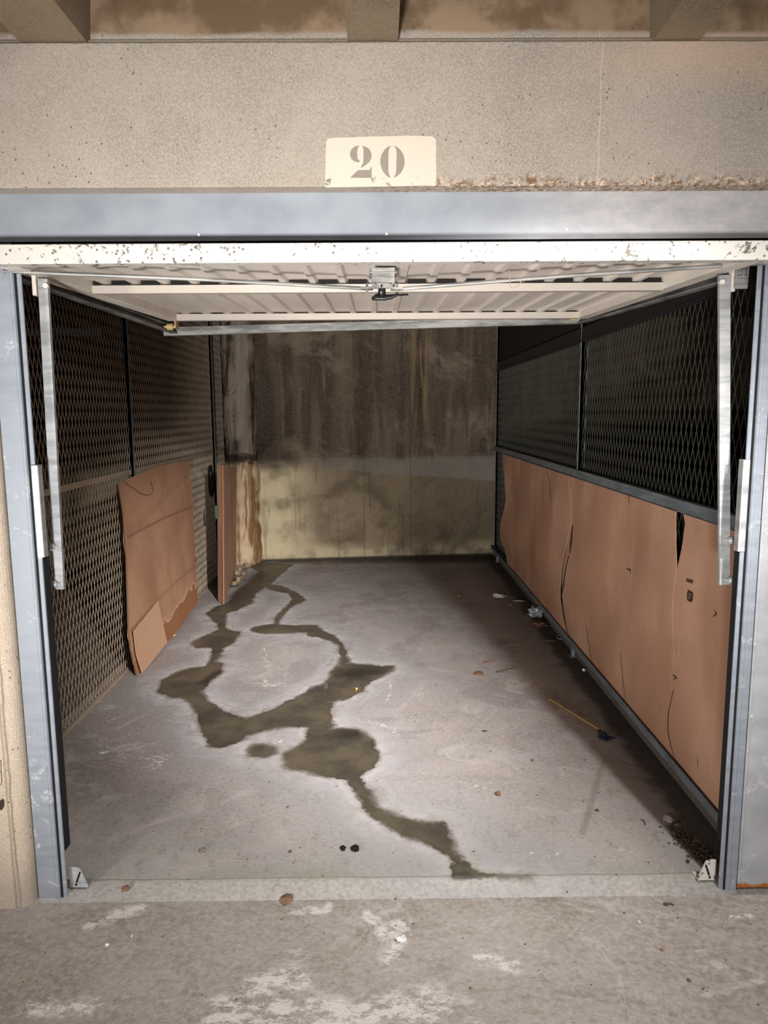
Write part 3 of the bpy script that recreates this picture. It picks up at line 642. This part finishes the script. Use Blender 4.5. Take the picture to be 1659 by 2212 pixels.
b = MB(); A = rodpt((864, 624), .2); B = rodpt((1657, 568), .0); b.tube([A, Vector(((A.x+B.x)/2, .1, (A.z+B.z)/2+.004)), B], .0062, 8); b.box(A.x-.03, A.x+.01, .185, .215, A.z-.004, A.z+.004).cyl((A.x-.01, .2, A.z), 2, .004, .03); b.build('locking_rod', M_TRACK, dr)
for p, y in (((368, 706), 1.64), ((1238, 686), 1.72)):
    q = hy(*p, y); b = MB(); b.cyl(q, 0, .017, .03).cyl(q, 0, .007, .07); s = 1 if q.x < 0 else -1
    b.box(*sorted((q.x+s*.03, q.x+s*.036)), q.y-.03, q.y+.03, q.z-.01, q.z+.03); b.build('roller', simple('cream_roller', lin(196, 168, 120), .5), dr)

# tracks and cross bar
def track(name, s, xx, za, zb, label):
    t = thing(name, (xx, 1, za), label, 'door track', 'horizontal door tracks')
    pr_ = [(-.016, -.018), (.016, -.018), (.016, -.012), (-.011, -.012), (-.011, .012), (.016, .012), (.016, .018), (-.016, .018)]
    if s < 0: pr_ = [(-a, c) for a, c in pr_][::-1]
    b = MB(); b.sweep((xx, .06, za), (xx, 1.88, zb), pr_); b.build('rail', M_TRACK, t)
    b = MB(); b.box(xx-.004, xx+.004, .06, .1, za-.02, 2.09).box(xx-.02, xx+.02, .07, .075, za-.05, za+.03); b.build('hanger', M_TRACK, t)
    b = MB(); b.box(xx-.003, xx+.003, 1.8, 1.83, zb, 2.62); b.build('hanger', M_TRACK, t)
    return t
track('door_track', 1, -1.128, 2.035, 2.056, 'left steel track running back beside the raised door')
track('door_track', -1, 1.125, 2.02, 2.098, 'right steel track running back beside the raised door')
b = MB(); b.sweep(hy(355, 717, 1.89), hy(1252, 691, 1.89), [(-.018, -.022), (.018, -.022), (.018, .022), (-.018, .022), (-.018, .012), (-.010, .008), (-.010, -.008), (-.018, -.012)][::-1])
tag(b.build('cross_bar', M_TRACK), 'steel cross bar joining the two tracks behind the raised door', 'bar')
b = MB(); q0 = hy(64, 713, 2.1); q1 = hy(340, 716, 2.1)
b.bar((-1.63, 2.1, q1.z), (-4.36, 2.1, q0.z+.01), .03, .04)
tag(b.build('cross_bar', M_DULL), 'steel cross bar of the neighbouring stall seen behind the left mesh', 'bar')

# lifting arms
def arm(top, bot, s, label, k_=.75):
    t = thing('lifting_arm', bot, label, 'door arm')
    T, B = Vector(top), Vector(bot)
    pf = [(-.019, 0), (-.019, -.014), (-.016, -.014), (-.016, -.003), (-.002, -.003), (-.002, -.010), (.002, -.010), (.002, -.003), (.016, -.003), (.016, -.014), (.019, -.014), (.019, 0)]
    b = MB(); d = (T-B)
    b.sweep(B, T, [(a*k_, -c-.007) for a, c in pf], up=(0, 1, 0)); b.build('channel', M_GALV, t)
    for p in (((112, 1181), (117, 1262)) if s > 0 else ((1579, 1167), (1579, 1253))):
        q = hy(*p, .088); b = MB(); b.lump(q, .013, .011, .013, 1, 16, 10, 0.).cyl(q+Vector((s*.01, .004, 0)), 0, .005, .018, 10); b.build('pivot_bolt', M_GALV, t, smooth=True)
    q = T; b = MB(); b.box(*sorted((q.x-s*.032, q.x-s*.02)), q.y-.01, q.y+.012, q.z-.05, q.z+.02); b.cyl((q.x+s*.012, q.y-.012, q.z-.022), 1, .008, .012); b.build('top_bracket', M_DOOR, t)
    return t
arm(hy(94, 603, .1)[:], hy(130, 1272, .1)[:], 1, 'left galvanised lifting arm hanging from the raised door', .78)
arm(hy(1564, 595, .1)[:], hy(1563.5, 1262, .1)[:], -1, 'right galvanised lifting arm hanging from the raised door', .9)

# ------------------------------------------------------------------ cardboard
def interp(poly, v):
    zs = [p[2] for p in poly]; z = zs[0]+(zs[-1]-zs[0])*v
    for a, c in zip(poly[:-1], poly[1:]):
        lo, hi = min(a[2], c[2]), max(a[2], c[2])
        if lo-1e-6 <= z <= hi+1e-6:
            t = (z-a[2])/(c[2]-a[2]) if abs(c[2]-a[2]) > 1e-6 else 0
            return a[1]+(c[1]-a[1])*t, z
    return poly[-1][1], z
XC = 1.262
def wave(y, z):
    e = math.sin(math.pi*min(1, max(0, (z-.1)/1.08)))
    return -.022*e*(1+.95*math.sin(y*2.6+.6))-.009*e*math.sin(y*6+z*3)-.008*e*math.sin(z*9+y)
def rsheet(left, right, dx, label, creases=()):
    L = [hx(*p, XC) for p in left]; R = [hx(*p, XC) for p in right]
    L[-1].z = R[-1].z = .103; L[0].z = max(L[0].z, 1.165); L[0].z = R[0].z = 1.172
    def fn(u, v):
        (ya, za), (yb, zb) = interp(L, v), interp(R, v)
        y = ya+(yb-ya)*u; z = za+(zb-za)*u; return (XC+dx+wave(y, z), y, z)
    t = thing('cardboard_sheet', (XC, (L[0].y+R[0].y)/2, .1), label, 'cardboard', 'cardboard sheets lining the right partition')
    b = MB(); b.sheet(fn, 40, 30, (.005, 0, 0)); b.build('board', M_CARD, t, smooth=False)
    return t
def onsheet(p, dx): 
    q = hx(*p, XC); 
    for _ in range(3): q = hx(*p, XC+dx+wave(q.y, q.z))
    return q
def strip(t, name, pts, w, mat, dx, off=-.0012):
    b = MB(); P_ = [onsheet(p, dx) for p in pts]; PP = []
    for a, c in zip(P_[:-1], P_[1:]):
        for k in range(4): PP.append(a+(c-a)*(k/4))
    PP.append(P_[-1])
    PP = [Vector((XC+dx+wave(q.y, q.z)+off, q.y, q.z)) for q in PP]; n_ = len(PP); vs = []
    for i, q in enumerate(PP):
        ww = w*(w if False else 1)*(.25+.75*math.sin(math.pi*min(.95, max(.12, i/(n_-1))))) if not isinstance(w, list) else w[0]+(w[1]-w[0])*i/(n_-1)
        d = (PP[min(i+1, n_-1)]-PP[max(0, i-1)]); pv = Vector((0, -d.z, d.y)).normalized()*ww/2
        vs += [q-pv, q+pv]
    b.add(vs, [(2*i, 2*i+1, 2*i+3, 2*i+2) for i in range(n_-1)]); return b.build(name, mat, t, fix=False)
cA = rsheet([(1086,985),(1095,1030),(1096,1080),(1088,1130),(1085,1165),(1094,1195),(1096,1220)], [(1227,1024),(1236,1080),(1238,1130),(1231,1190),(1215,1280),(1218,1320),(1227,1372)], .0, 'brown cardboard sheet at the far end of the right wall nearest the back')
cB = rsheet([(1227,1024),(1236,1080),(1237,1130),(1233,1190),(1219,1280),(1221,1320),(1228,1375)], [(1459,1090),(1460,1130),(1466,1180),(1474,1228),(1471,1400),(1455,1490),(1443,1560),(1447,1620),(1456,1640)], .002, 'wide bulging brown cardboard sheet in the middle of the right wall')
cC = rsheet([(1475,1094),(1480,1130),(1479,1180),(1475,1230),(1472,1400),(1456,1490),(1444,1560),(1448,1620),(1457,1640)], [(1600,1130),(1600,1300),(1595,1500),(1590,1700),(1585,1810)], .004, 'near brown cardboard sheet printed with a small box mark beside the right jamb')
strip(cA, 'crease', [(1180,1010),(1187,1040),(1191,1080),(1190,1120)], .008, M_TEAR, 0)
strip(cA, 'crease', [(1191,1085),(1190,1140),(1183,1190),(1177,1230)], .008, M_CREASE, 0, -.0015)
strip(cA, 'crease', [(1126,1070),(1124,1110),(1117,1180)], .010, M_CREASE, 0)
strip(cA, 'crease', [(1154,1130),(1152,1180),(1148,1215)], .007, M_CREASE, 0)
strip(cA, 'tear', [(1147,1215),(1148,1260),(1150,1282)], .009, M_TEAR, 0)
strip(cA, 'tear', [(1117,1190),(1118,1225),(1119,1237)], .008, M_TEAR, 0)
strip(cA, 'tear', [(1180,1290),(1183,1315),(1186,1326)], .008, M_TEAR, 0)
strip(cA, 'tear', [(1237,1135),(1234,1170),(1231,1195)], .034, M_TEAR, 0, -.0025)
strip(cA, 'tear', [(1229,1200),(1218,1260),(1212,1290),(1218,1330),(1227,1368)], .030, M_TEAR, .002, -.0015)
strip(cB, 'crease', [(1228,1026),(1235,1070),(1238,1110)], .010, M_CREASE, .002)
strip(cB, 'crease', [(1358,1064),(1360,1090)], .008, M_TEAR, .002)
strip(cB, 'crease', [(1360,1090),(1367,1150),(1367,1200),(1362,1290),(1350,1370),(1342,1410)], .006, M_CREASE, .002)
strip(cB, 'tear', [(1265,1340),(1270,1380),(1280,1435)], .008, M_TEAR, .002)
strip(cB, 'tear', [(1341,1407),(1344,1450),(1352,1512)], .007, M_TEAR, .002)
strip(cB, 'tear', [(1353,1228),(1363,1232),(1362,1240)], .008, M_TEAR, .002)
strip(cC, 'crease', [(1474,1232),(1473,1320),(1471,1400),(1460,1470)], .005, M_CREASE, .004)
strip(cC, 'crease', [(1455,1490),(1444,1540),(1443,1580),(1450,1612),(1457,1636)], .008, M_TEAR, .004)
strip(cC, 'tear', [(1543,1318),(1549,1326),(1540,1332)], .006, M_INK, .004)
strip(cC, 'tear', [(1454,1458),(1463,1464),(1455,1468)], .006, M_INK, .004, -.003)
strip(cC, 'tear', [(1507,1638),(1508,1660)], .004, M_TEAR, .004)
strip(cC, 'crease', [(1543,1345),(1541,1400),(1538,1430)], .003, M_CREASE, .004)
# printed mark: a line of fine print and a dark box with a symbol
def q4(px4, off=-.0015):
    return [Vector((XC+.004+wave(q.y, q.z)+off, q.y, q.z)) for q in [onsheet(p, .004) for p in px4]]
b = MB()
for k in range(12):
    a = k/12; x0 = 1483+15*a; b.poly(q4([(x0, 1249+4*a), (x0+.8, 1249.2+4*a), (x0+.8, 1257+4*a), (x0, 1256.8+4*a)]))
b.build('fine_print', M_INK, cC, fix=False); b = MB(); b.poly(q4([(1486,1272),(1488,1274),(1490,1283),(1488,1281)])); b.build('hook_mark', M_INK, cC, fix=False); b = MB()
b.poly(q4([(1484.5,1283),(1486,1277),(1489,1275),(1497,1279),(1498,1284),(1497,1296),(1494,1301),(1490,1300),(1485,1296)])); pm = b.build('printed_mark', M_INK, cC, fix=False)
b = MB(); b.poly(q4([(1488.5,1282),(1495,1284.5),(1495,1286),(1488.5,1283.5)], -.0022)); b.poly(q4([(1488.5,1287),(1489.5,1287.3),(1489.5,1294),(1488.5,1293.6)], -.0022)); b.poly(q4([(1492,1289),(1495,1290),(1495,1291.2),(1492,1290.2)], -.0022)); b.build('symbol', M_CARD, pm, fix=False)

# big leaning sheet, left
OUT_L = [(297,1467),(283,1408),(278,1365),(276,1300),(273,1200),(266,1110),(256,1045)]
OUT_R = [(427,1302),(425,1250),(421,1170),(417,1090),(413,1040),(409,1000),(407,995)]
def lx(z): return -1.50-.058*min(1, z/1.2)
def lpt(p):
    q = hx(*p, -1.5)
    for _ in range(6): q = hx(*p, lx(max(0, q.z)))
    return q
LL = [lpt(p) for p in OUT_L]; LR = [lpt(p) for p in OUT_R]
def curve(C_, v):
    f = v*(len(C_)-1); i = min(int(f), len(C_)-2); return C_[i].lerp(C_[i+1], f-i)
def lf(u, v):
    p = curve(LL, v).lerp(curve(LR, v), u); p.x = lx(p.z)+.010*math.sin(u*math.pi)*(1-v)+.008*math.exp(-((v-.72)/.03)**2)*-1+.006*math.exp(-((v-.3+.1*u)/.025)**2)*-1
    p.z += .028*math.sin(u*math.pi)*(v > .97); p.z = max(p.z, .003); return p
t = thing('cardboard_sheet', (-1.52, 2.7, 0), 'big brown cardboard sheet leaning on the left mesh partition with a stained bottom', 'cardboard')
b = MB(); b.sheet(lf, 30, 60, (-.006, 0, 0)); b.build('board', M_CARDL, t)
b = MB()
def pf2(pts, off=.0075):
    out = []
    for p in pts:
        q = lpt(p); out.append(Vector((q.x+.010+off, q.y, max(q.z, .004))))
    return out
b.poly(pf2([(281,1363),(335,1297),(355,1388),(312,1461),(300,1465),(287,1415)]), (.003, 0, 0)); b.build('folded_flap', M_CARDLIGHT, t)
b = MB()
for seg in (((297,1467),(283,1408)), ((283,1408),(278,1362)), ((276,1300),(273,1200)), ((278,1362),(276,1300)), ((273,1200),(266,1110)), ((266,1110),(256,1046))):
    a, c = lpt(seg[0]), lpt(seg[1]); a.z = max(a.z, .01); b.tube([a+Vector((.005, -.004, 0)), c+Vector((.005, -.004, 0))], .006, 6)
b.build('torn_edge', M_CARDEDGE, t)
def lstrip(pts, w, mat, nm):
    b = MB(); q = pf2(pts, .003); b.tube(q, w, 5, flat=1); return b.build(nm, mat, t)
for a_ in ([(271,1165),(300,1146),(360,1116),(417,1094)], [(281,1362),(335,1297),(380,1256),(424,1222)]):
    bb = MB(); bb.tube(pf2(a_, -.004), .006, 6); bb.build('fold_line', M_FOLD, t)
lstrip([(264,1041),(300,1066),(315,1070),(326,1066)], .0015, M_TEAR, 'scuff'); lstrip([(322,1040),(327,1060)], .0015, M_TEAR, 'scuff')

# folded sheet standing on edge by the pier
t = thing('cardboard_box', (-1.4, 4.2, 0), 'flattened cardboard box standing folded edge-on beside the stained pier', 'cardboard')
f0 = hz(484, 1306); r_ = hz(513, 1222)
def face(p, q, h, th, nm, mat, lean=(0, 0), hd=.0):
    p, q = Vector(p), Vector(q)
    b = MB(); b.sheet(lambda u, v: (p.x+(q.x-p.x)*u+lean[0]*v, p.y+(q.y-p.y)*u+lean[1]*v, .004+(h+hd*u)*v), 10, 14, th); return b.build(nm, mat, t)
topz = hy(482, 1006, f0.y).z; dxl = hy(482, 1006, f0.y).x-f0.x
FA = face((f0.x, f0.y, 0), (r_.x-.01, r_.y, 0), topz, (-.004, .0, 0), 'outer_face', M_CARD, (dxl, 0), hy(508, 1010, r_.y).z-topz)
lq = hy(471, 1300, f0.y+.10)
face((f0.x-.004, f0.y, 0), (lq.x, f0.y+.10, 0), topz, (0, .004, 0), 'folded_face', M_CARD, (dxl, 0))
b = MB(); b.tube([(f0.x-.003, f0.y-.003, .004), (f0.x-.003+dxl, f0.y-.003, topz)], .007, 8); b.build('fold_edge', M_CARDEDGE, t)
g = hy(468, 1106, f0.y+.05); b = MB(); b.box(g.x-.012, g.x+.012, f0.y+.040, f0.y+.044, g.z-.055, g.z+.055); b.build('green_mark', simple('green_ink', lin(52, 86, 58), .8), t)

# black cable loop hanging on the left partition
cx = hx(455, 1040, -1.575)
b = MB(); top_, bot_ = hx(455, 1006, -1.575).z, hx(456, 1072, -1.575).z
b.tube([(-1.572, cx.y+.075*math.cos(a), (top_+bot_)/2+(top_-bot_)/2*math.sin(a)) for a in [2*math.pi*k/24 for k in range(24)]], .010, 8, closed=True)
o = b.build('cable_loop', M_BLACK, smooth=True); tag(o, 'black oval cable loop hanging on the left mesh beside the folded box', 'cable')

# ------------------------------------------------------------------ litter
M_LEAFY = simple('dry_leaf', lin(138, 106, 82), .8, 0, .3, 60); M_YEL = simple('yellow_litter', lin(206, 170, 96), .7, 0, .2, 60)
M_PAPER = simple('white_paper', lin(226, 226, 226), .7, 0, .15, 60); M_FOIL = simple('crumpled_foil', lin(196, 200, 206), .35, .6, .4, 90)
M_TWIG = simple('twig', lin(92, 74, 58), .85, 0, .3, 60); M_STICK = simple('stick', lin(170, 128, 76), .7, 0, .25, 40)
M_BLUE = simple('blue_plastic', lin(30, 34, 58), .5, 0, .3, 60); M_CRUMB = simple('plaster_crumb', lin(168, 150, 124), .9, 0, .3, 60); M_STONE = simple('pebble', lin(132, 120, 112), .9, 0, .3, 60); M_BROWN = simple('brown_chip', lin(120, 84, 62), .9, 0, .3, 60)
FZ = lambda y: 0.0005 if y > .07 else (-.0118 if y < -.02 else -.006)
def litter(name, px, size, mat, label, cat, shape='chip', group=None, seed=1, h=.004):
    q = hz(*px); r = random.Random(seed); w, l = size; z0 = FZ(q.y)
    if z0 < -.005: q = hz(px[0], px[1], z0)
    b = MB()
    if shape == 'lump': b.lump((q.x, q.y, z0+h), w/2, l/2, h, seed, 9, 6, .35)
    elif shape == 'chip':
        k = 8; pts = [(q.x+w/2*math.cos(2*math.pi*i/k)*(.65+.5*r.random()), q.y+l/2*math.sin(2*math.pi*i/k)*(.65+.5*r.random()), z0+.001+h*.4*r.random()) for i in range(k)]
        c_ = (q.x, q.y, z0+h); vs = pts+[c_, (q.x, q.y, z0+.0005)]
        b.add(vs, [(i, (i+1) % k, k) for i in range(k)]+[((i+1) % k, i, k+1) for i in range(k)])
    elif shape == 'crumple':
        b.lump((q.x, q.y, z0+h), w/2, l/2, h, seed, 16, 10, .5)
    elif shape == 'ring':
        b.tube([(q.x+w/2*math.cos(a), q.y+l/2*math.sin(a), z0+.004) for a in [2*math.pi*i/14 for i in range(14)]], .003, 6, closed=True)
    o = b.build(name, mat); tag(o, label, cat, group); return o
litter('dry_leaf', (1035, 1455), (.075, .09), M_LEAFY, 'flat tan diamond-shaped dry leaf in the middle of the garage floor', 'leaf', h=.006)
litter('dry_leaf', (618, 1944), (.05, .06), M_LEAFY, 'crumbled brown leaf just in front of the threshold', 'leaf', seed=5, h=.01)
litter('paper_scrap', (992, 1288), (.07, .05), M_YEL, 'small yellow scrap at the back of the floor near the shadow edge', 'litter', seed=3, h=.012)
litter('paper_scrap', (1078, 1290), (.10, .08), M_PAPER, 'torn white paper scrap farthest back along the right wall', 'litter', 'crumple', seed=4, h=.012)
litter('paper_scrap', (1120, 1299), (.11, .05), M_PAPER, 'pale twisted paper strip left of the bottom channel', 'litter', 'chip', seed=6, h=.01)
litter('ring_scrap', (1102, 1307), (.045, .05), M_STONE, 'small round ring-shaped scrap near the twisted paper strip', 'litter', 'ring')
litter('crumpled_foil', (1158, 1331), (.12, .15), M_FOIL, 'crumpled silver and white foil ball against the bottom channel', 'litter', 'crumple', seed=8, h=.034)
litter('paper_scrap', (1168, 1352), (.10, .10), M_BROWN, 'dirty brown wrapper lying just in front of the foil ball', 'litter', 'crumple', seed=9, h=.012)
litter('plastic_scrap', (1212, 1378), (.06, .09), M_FOIL, 'thin curled plastic scrap under the bottom channel', 'litter', 'ring', seed=9)
litter('white_bead', (1261, 1450), (.022, .025), M_PAPER, 'tiny white bead in the shadow by the channel foot', 'litter', 'lump', h=.008)
litter('cork_stub', (373, 1374), (.05, .02), M_YEL, 'small orange stub on the floor beside the leaning cardboard', 'litter', 'lump', h=.007)
litter('cork_stub', (770, 1490), (.016, .03), M_YEL, 'small yellow stub on the wet patch', 'litter', 'lump', h=.006)
litter('paper_scrap', (10, 1950), (.022, .02), M_YEL, 'tiny yellow wrapper at the foot of the concrete column', 'litter', 'crumple', h=.006)
litter('plaster_chip', (221, 1627), (.035, .02), M_PAPER, 'white flake on the floor near the left jamb', 'debris', seed=11)
litter('paper_scrap', (867, 2031), (.028, .022), M_PAPER, 'white paper scrap on the aisle floor in front of the opening', 'litter', 'crumple', seed=12, h=.005)
litter('plaster_chip', (232, 2042), (.014, .014), M_PAPER, 'white chip on the aisle floor left of centre', 'debris', 'lump', h=.003)
litter('plaster_chip', (285, 2022), (.008, .02), M_PAPER, 'narrow white chip on the left aisle floor', 'debris', h=.003)
litter('plaster_chip', (1381, 1992), (.012, .016), M_PAPER, 'white chip on the right aisle floor', 'debris', seed=4, h=.003)
litter('pebble', (438, 1839), (.026, .026), M_STONE, 'flat grey pebble on the floor inside the threshold', 'pebble', 'lump', h=.006)
litter('pebble', (741, 1834), (.02, .035), M_VOID, 'dark lump standing in for a hole in the floor, left of a pair', 'pebble', 'lump', h=.004)  # near-black lumps added in place of two holes
litter('pebble', (767, 1835), (.03, .04), M_VOID, 'dark lump standing in for a hole in the floor, right of a pair', 'pebble', 'lump', seed=3, h=.004)
litter('pebble', (1076, 1718), (.022, .03), M_BROWN, 'brown clod on the dry floor right of the water trail', 'pebble', 'lump', h=.008)
litter('pebble', (272, 1922), (.028, .03), M_LEAFY, 'rusty brown clod at the left end of the threshold', 'pebble', 'lump', h=.006)
litter('brown_chip', (627, 1840), (.016, .02), M_BROWN, 'reddish brown chip on the floor left of the dark holes', 'debris')
litter('brown_chip', (622, 1744), (.014, .02), M_LEAFY, 'orange chip on the floor below the wet pool', 'debris')
litter('brown_chip', (1149, 1643), (.018, .03), M_LEAFY, 'curled tan chip on the dry floor', 'debris', seed=13)
litter('brown_chip', (1290, 1751), (.018, .024), M_TWIG, 'dark chip at the faint streak on the floor', 'debris')
litter('brown_chip', (1047, 1580), (.03, .025), M_TWIG, 'small dark chip in the middle of the dry floor', 'debris', seed=15)
litter('brown_chip', (610, 1986), (.012, .014), M_LEAFY, 'orange chip on the aisle floor below the crumbled leaf', 'debris', seed=17)
litter('brown_chip', (1430, 2052), (.014, .014), M_LEAFY, 'orange chip on the right aisle floor', 'debris', seed=18)
litter('brown_chip', (1487, 2118), (.012, .018), M_BROWN, 'brown chip on the aisle floor near the lower right', 'debris', seed=19)
def twig(name, a, c, r, mat, label, knobs=True):
    A, B_ = hz(*a, FZ(hz(*a).y)+r), hz(*c, FZ(hz(*c).y)+r); m_ = A.lerp(B_, .5)+Vector((.006, .004, .002))
    b = MB(); b.tube([A, m_, B_], [r*1.2, r, r*.8], 7)
    if knobs: b.lump(A, r*2.5, r*2.5, r*1.2, 3)
    o = b.build(name, mat); tag(o, label, 'twig'); return o
twig('twig', (1076, 1451), (1112, 1443), .004, M_TWIG, 'dark curved twig on the floor beside the tan leaf')
twig('twig', (1048, 1430), (1070, 1427), .004, M_BROWN, 'short brown twig just behind the tan leaf')
twig('twig', (1166, 1385), (1200, 1384), .004, M_TWIG, 'dark twig in the shadow near the bottom channel')
twig('twig', (1438, 1953), (1456, 1956), .003, M_TWIG, 'short forked dark twig on the right aisle floor')
twig('twig', (1385, 1770), (1394, 1782), .002, M_TWIG, 'thin dark twig at the shadow edge', False)
t = thing('broken_brush', hz(1295, 1583)[:], 'thin wooden stick with a ragged blue end lying in the shadow', 'stick')
A, B_ = hz(1187, 1510, .008), hz(1292, 1575, .010)
b = MB(); b.tube([A, A.lerp(B_, .5), B_], [.005, .0045, .0045], 8); b.build('handle', M_STICK, t)
b = MB(); q = hz(1303, 1588, .012); b.lump(q, .02, .045, .012, 5, 12, 8, .45)
for k in range(9):
    a = random.uniform(-.6, .8); b.tube([q, q+Vector((.02+.03*random.random(), -.05*math.cos(a), random.uniform(-.006, .012)))], .002, 5)
b.build('blue_bristles', M_BLUE, t)
t0 = hz(1432, 1772, .002); t1 = hz(1466, 1786, .002)
b = MB(); b.sheet(lambda u, v: (t0.x+(t1.x-t0.x)*u+.012*v, t0.y+(t1.y-t0.y)*u+.028*v, .002+.012*math.sin(u*5)*v*.5+.004*v), 8, 4, (0, 0, .001))
tag(b.build('plastic_strip', M_FOIL), 'clear plastic strip lying in the dirt by the right jamb', 'litter')
# rubble by the folded box and pier
gr = 'plaster crumbs fallen by the stained pier'
k = 0
for p in ((508,1240),(502,1262),(512,1232),(519,1228),(527,1224),(516,1240),(506,1258),(534,1220),(524,1232),(541,1216),(530,1226),(513,1250)):
    o = litter('plaster_crumb', (p[0]+7+random.uniform(-3, 3), p[1]+random.uniform(-2, 2)), (random.uniform(.03, .06), random.uniform(.05, .12)), M_PIER if k % 3 else M_CRUMB, 'pale plaster crumb fallen on the floor at the foot of the stained pier', 'rubble', 'crumple', gr, 20+k, random.uniform(.008, .02)); k += 1
# loose dirt at the right foot
b = MB(); r = random.Random(3)
for i in range(260):
    a = r.random(); p0 = hz(1445+90*a+r.gauss(0, 10), 1780+85*a+r.gauss(0, 9))
    if p0.x > 1.25: continue
    s = r.uniform(.002, .007); b.lump((p0.x, p0.y, s*.5), s, s*1.3, s*.7, i, 6, 4, .4)
tag(b.build('loose_dirt', simple('loose_dirt', lin(70, 62, 54), .95, 0, .4, 80)), 'loose dark dirt heaped beside the foot of the right jamb', 'dirt', kind='stuff')
b = MB()
for i in range(300):
    xx, yy = r.uniform(-1.3, 1.5), r.uniform(-1.35, 1.8); s = r.uniform(.0008, .0028)
    if yy > -.03 and not (-1.05 < xx < 1.1): continue
    if yy > 0 and sdf_polys(np.array([[xx, yy]]), WET)[0] < .02: continue
    b.lump((xx, yy, FZ(yy)+s*.4), s*1.4, s*1.4, s*.7, i, 6, 4, .5)
tag(b.build('floor_grit', simple('floor_grit', lin(110, 84, 64), .95, 0, .5, 15)), 'scattered fine brown grit across the concrete floor', 'grit', kind='stuff')

# cobweb tuft hanging from the front rail
b = MB(); c0 = hy(1108, 605, -.06)
for pts in (((1098,578),(1100,592),(1102,606),(1101,618),(1106,621)), ((1126,580),(1128,592),(1126,606),(1121,616),(1112,622)), ((1101,618),(1110,621),(1119,620))):
    b.tube([hy(a, c, -.05) for a, c in pts], .0012, 5)
tag(b.build('cobweb_strand', simple('cobweb', lin(128, 104, 84), .9, 0, .3, 90)), 'dusty tan cobweb strands hanging below the white door rail', 'cobweb')

# ------------------------------------------------------------------ light
def area(name, loc, target, sx, sy, e, col, spread=180):
    d = bpy.data.lights.new(name, 'AREA'); d.shape = 'RECTANGLE'; d.size = sx; d.size_y = sy; d.energy = e; d.color = col; d.spread = math.radians(spread)
    o = bpy.data.objects.new(name, d); COL.objects.link(o); o.location = loc
    o.rotation_euler = (Vector(target)-Vector(loc)).to_track_quat('-Z', 'Y').to_euler(); return o
area('floor_fill_right', (1.40, -1.75, 2.84), (.1, .6, .0), .10, .10, 8.6, (1., .965, .94), 56)  # added fill that brightens the near floor alongside the key light
area('tube_light_far', (1.52, -3.0, 2.5), (-.8, 3.0, .0), .16, .12, 16, (1., .965, .94), 30)
area('facade_fill_wide', (1.6, -5.2, 2.5), (-.5, 0, 2.4), .5, .12, 11, (1., .965, .94), 150)  # added wide fill for the beam and coffers
area('low_fill_left', (-2.2, -3.2, .7), (1.3, 2.2, .75), .35, .35, 12, (1., .95, .9), 80)  # added low fill that brightens the right-hand cardboard
area('low_fill_door', (-.5, -4.0, .4), (0, 2.0, 2.0), .35, .3, 24, (1., .965, .94), 50)  # added low fill aimed up at the door underside
w = bpy.data.worlds.new('world'); SC.world = w; w.use_nodes = True
w.node_tree.nodes['Background'].inputs[0].default_value = (.9, .93, 1, 1); w.node_tree.nodes['Background'].inputs[1].default_value = .9
SC.view_settings.view_transform = 'Standard'; SC.view_settings.look = 'None'; SC.view_settings.exposure = 0.40; SC.view_settings.gamma = 1.
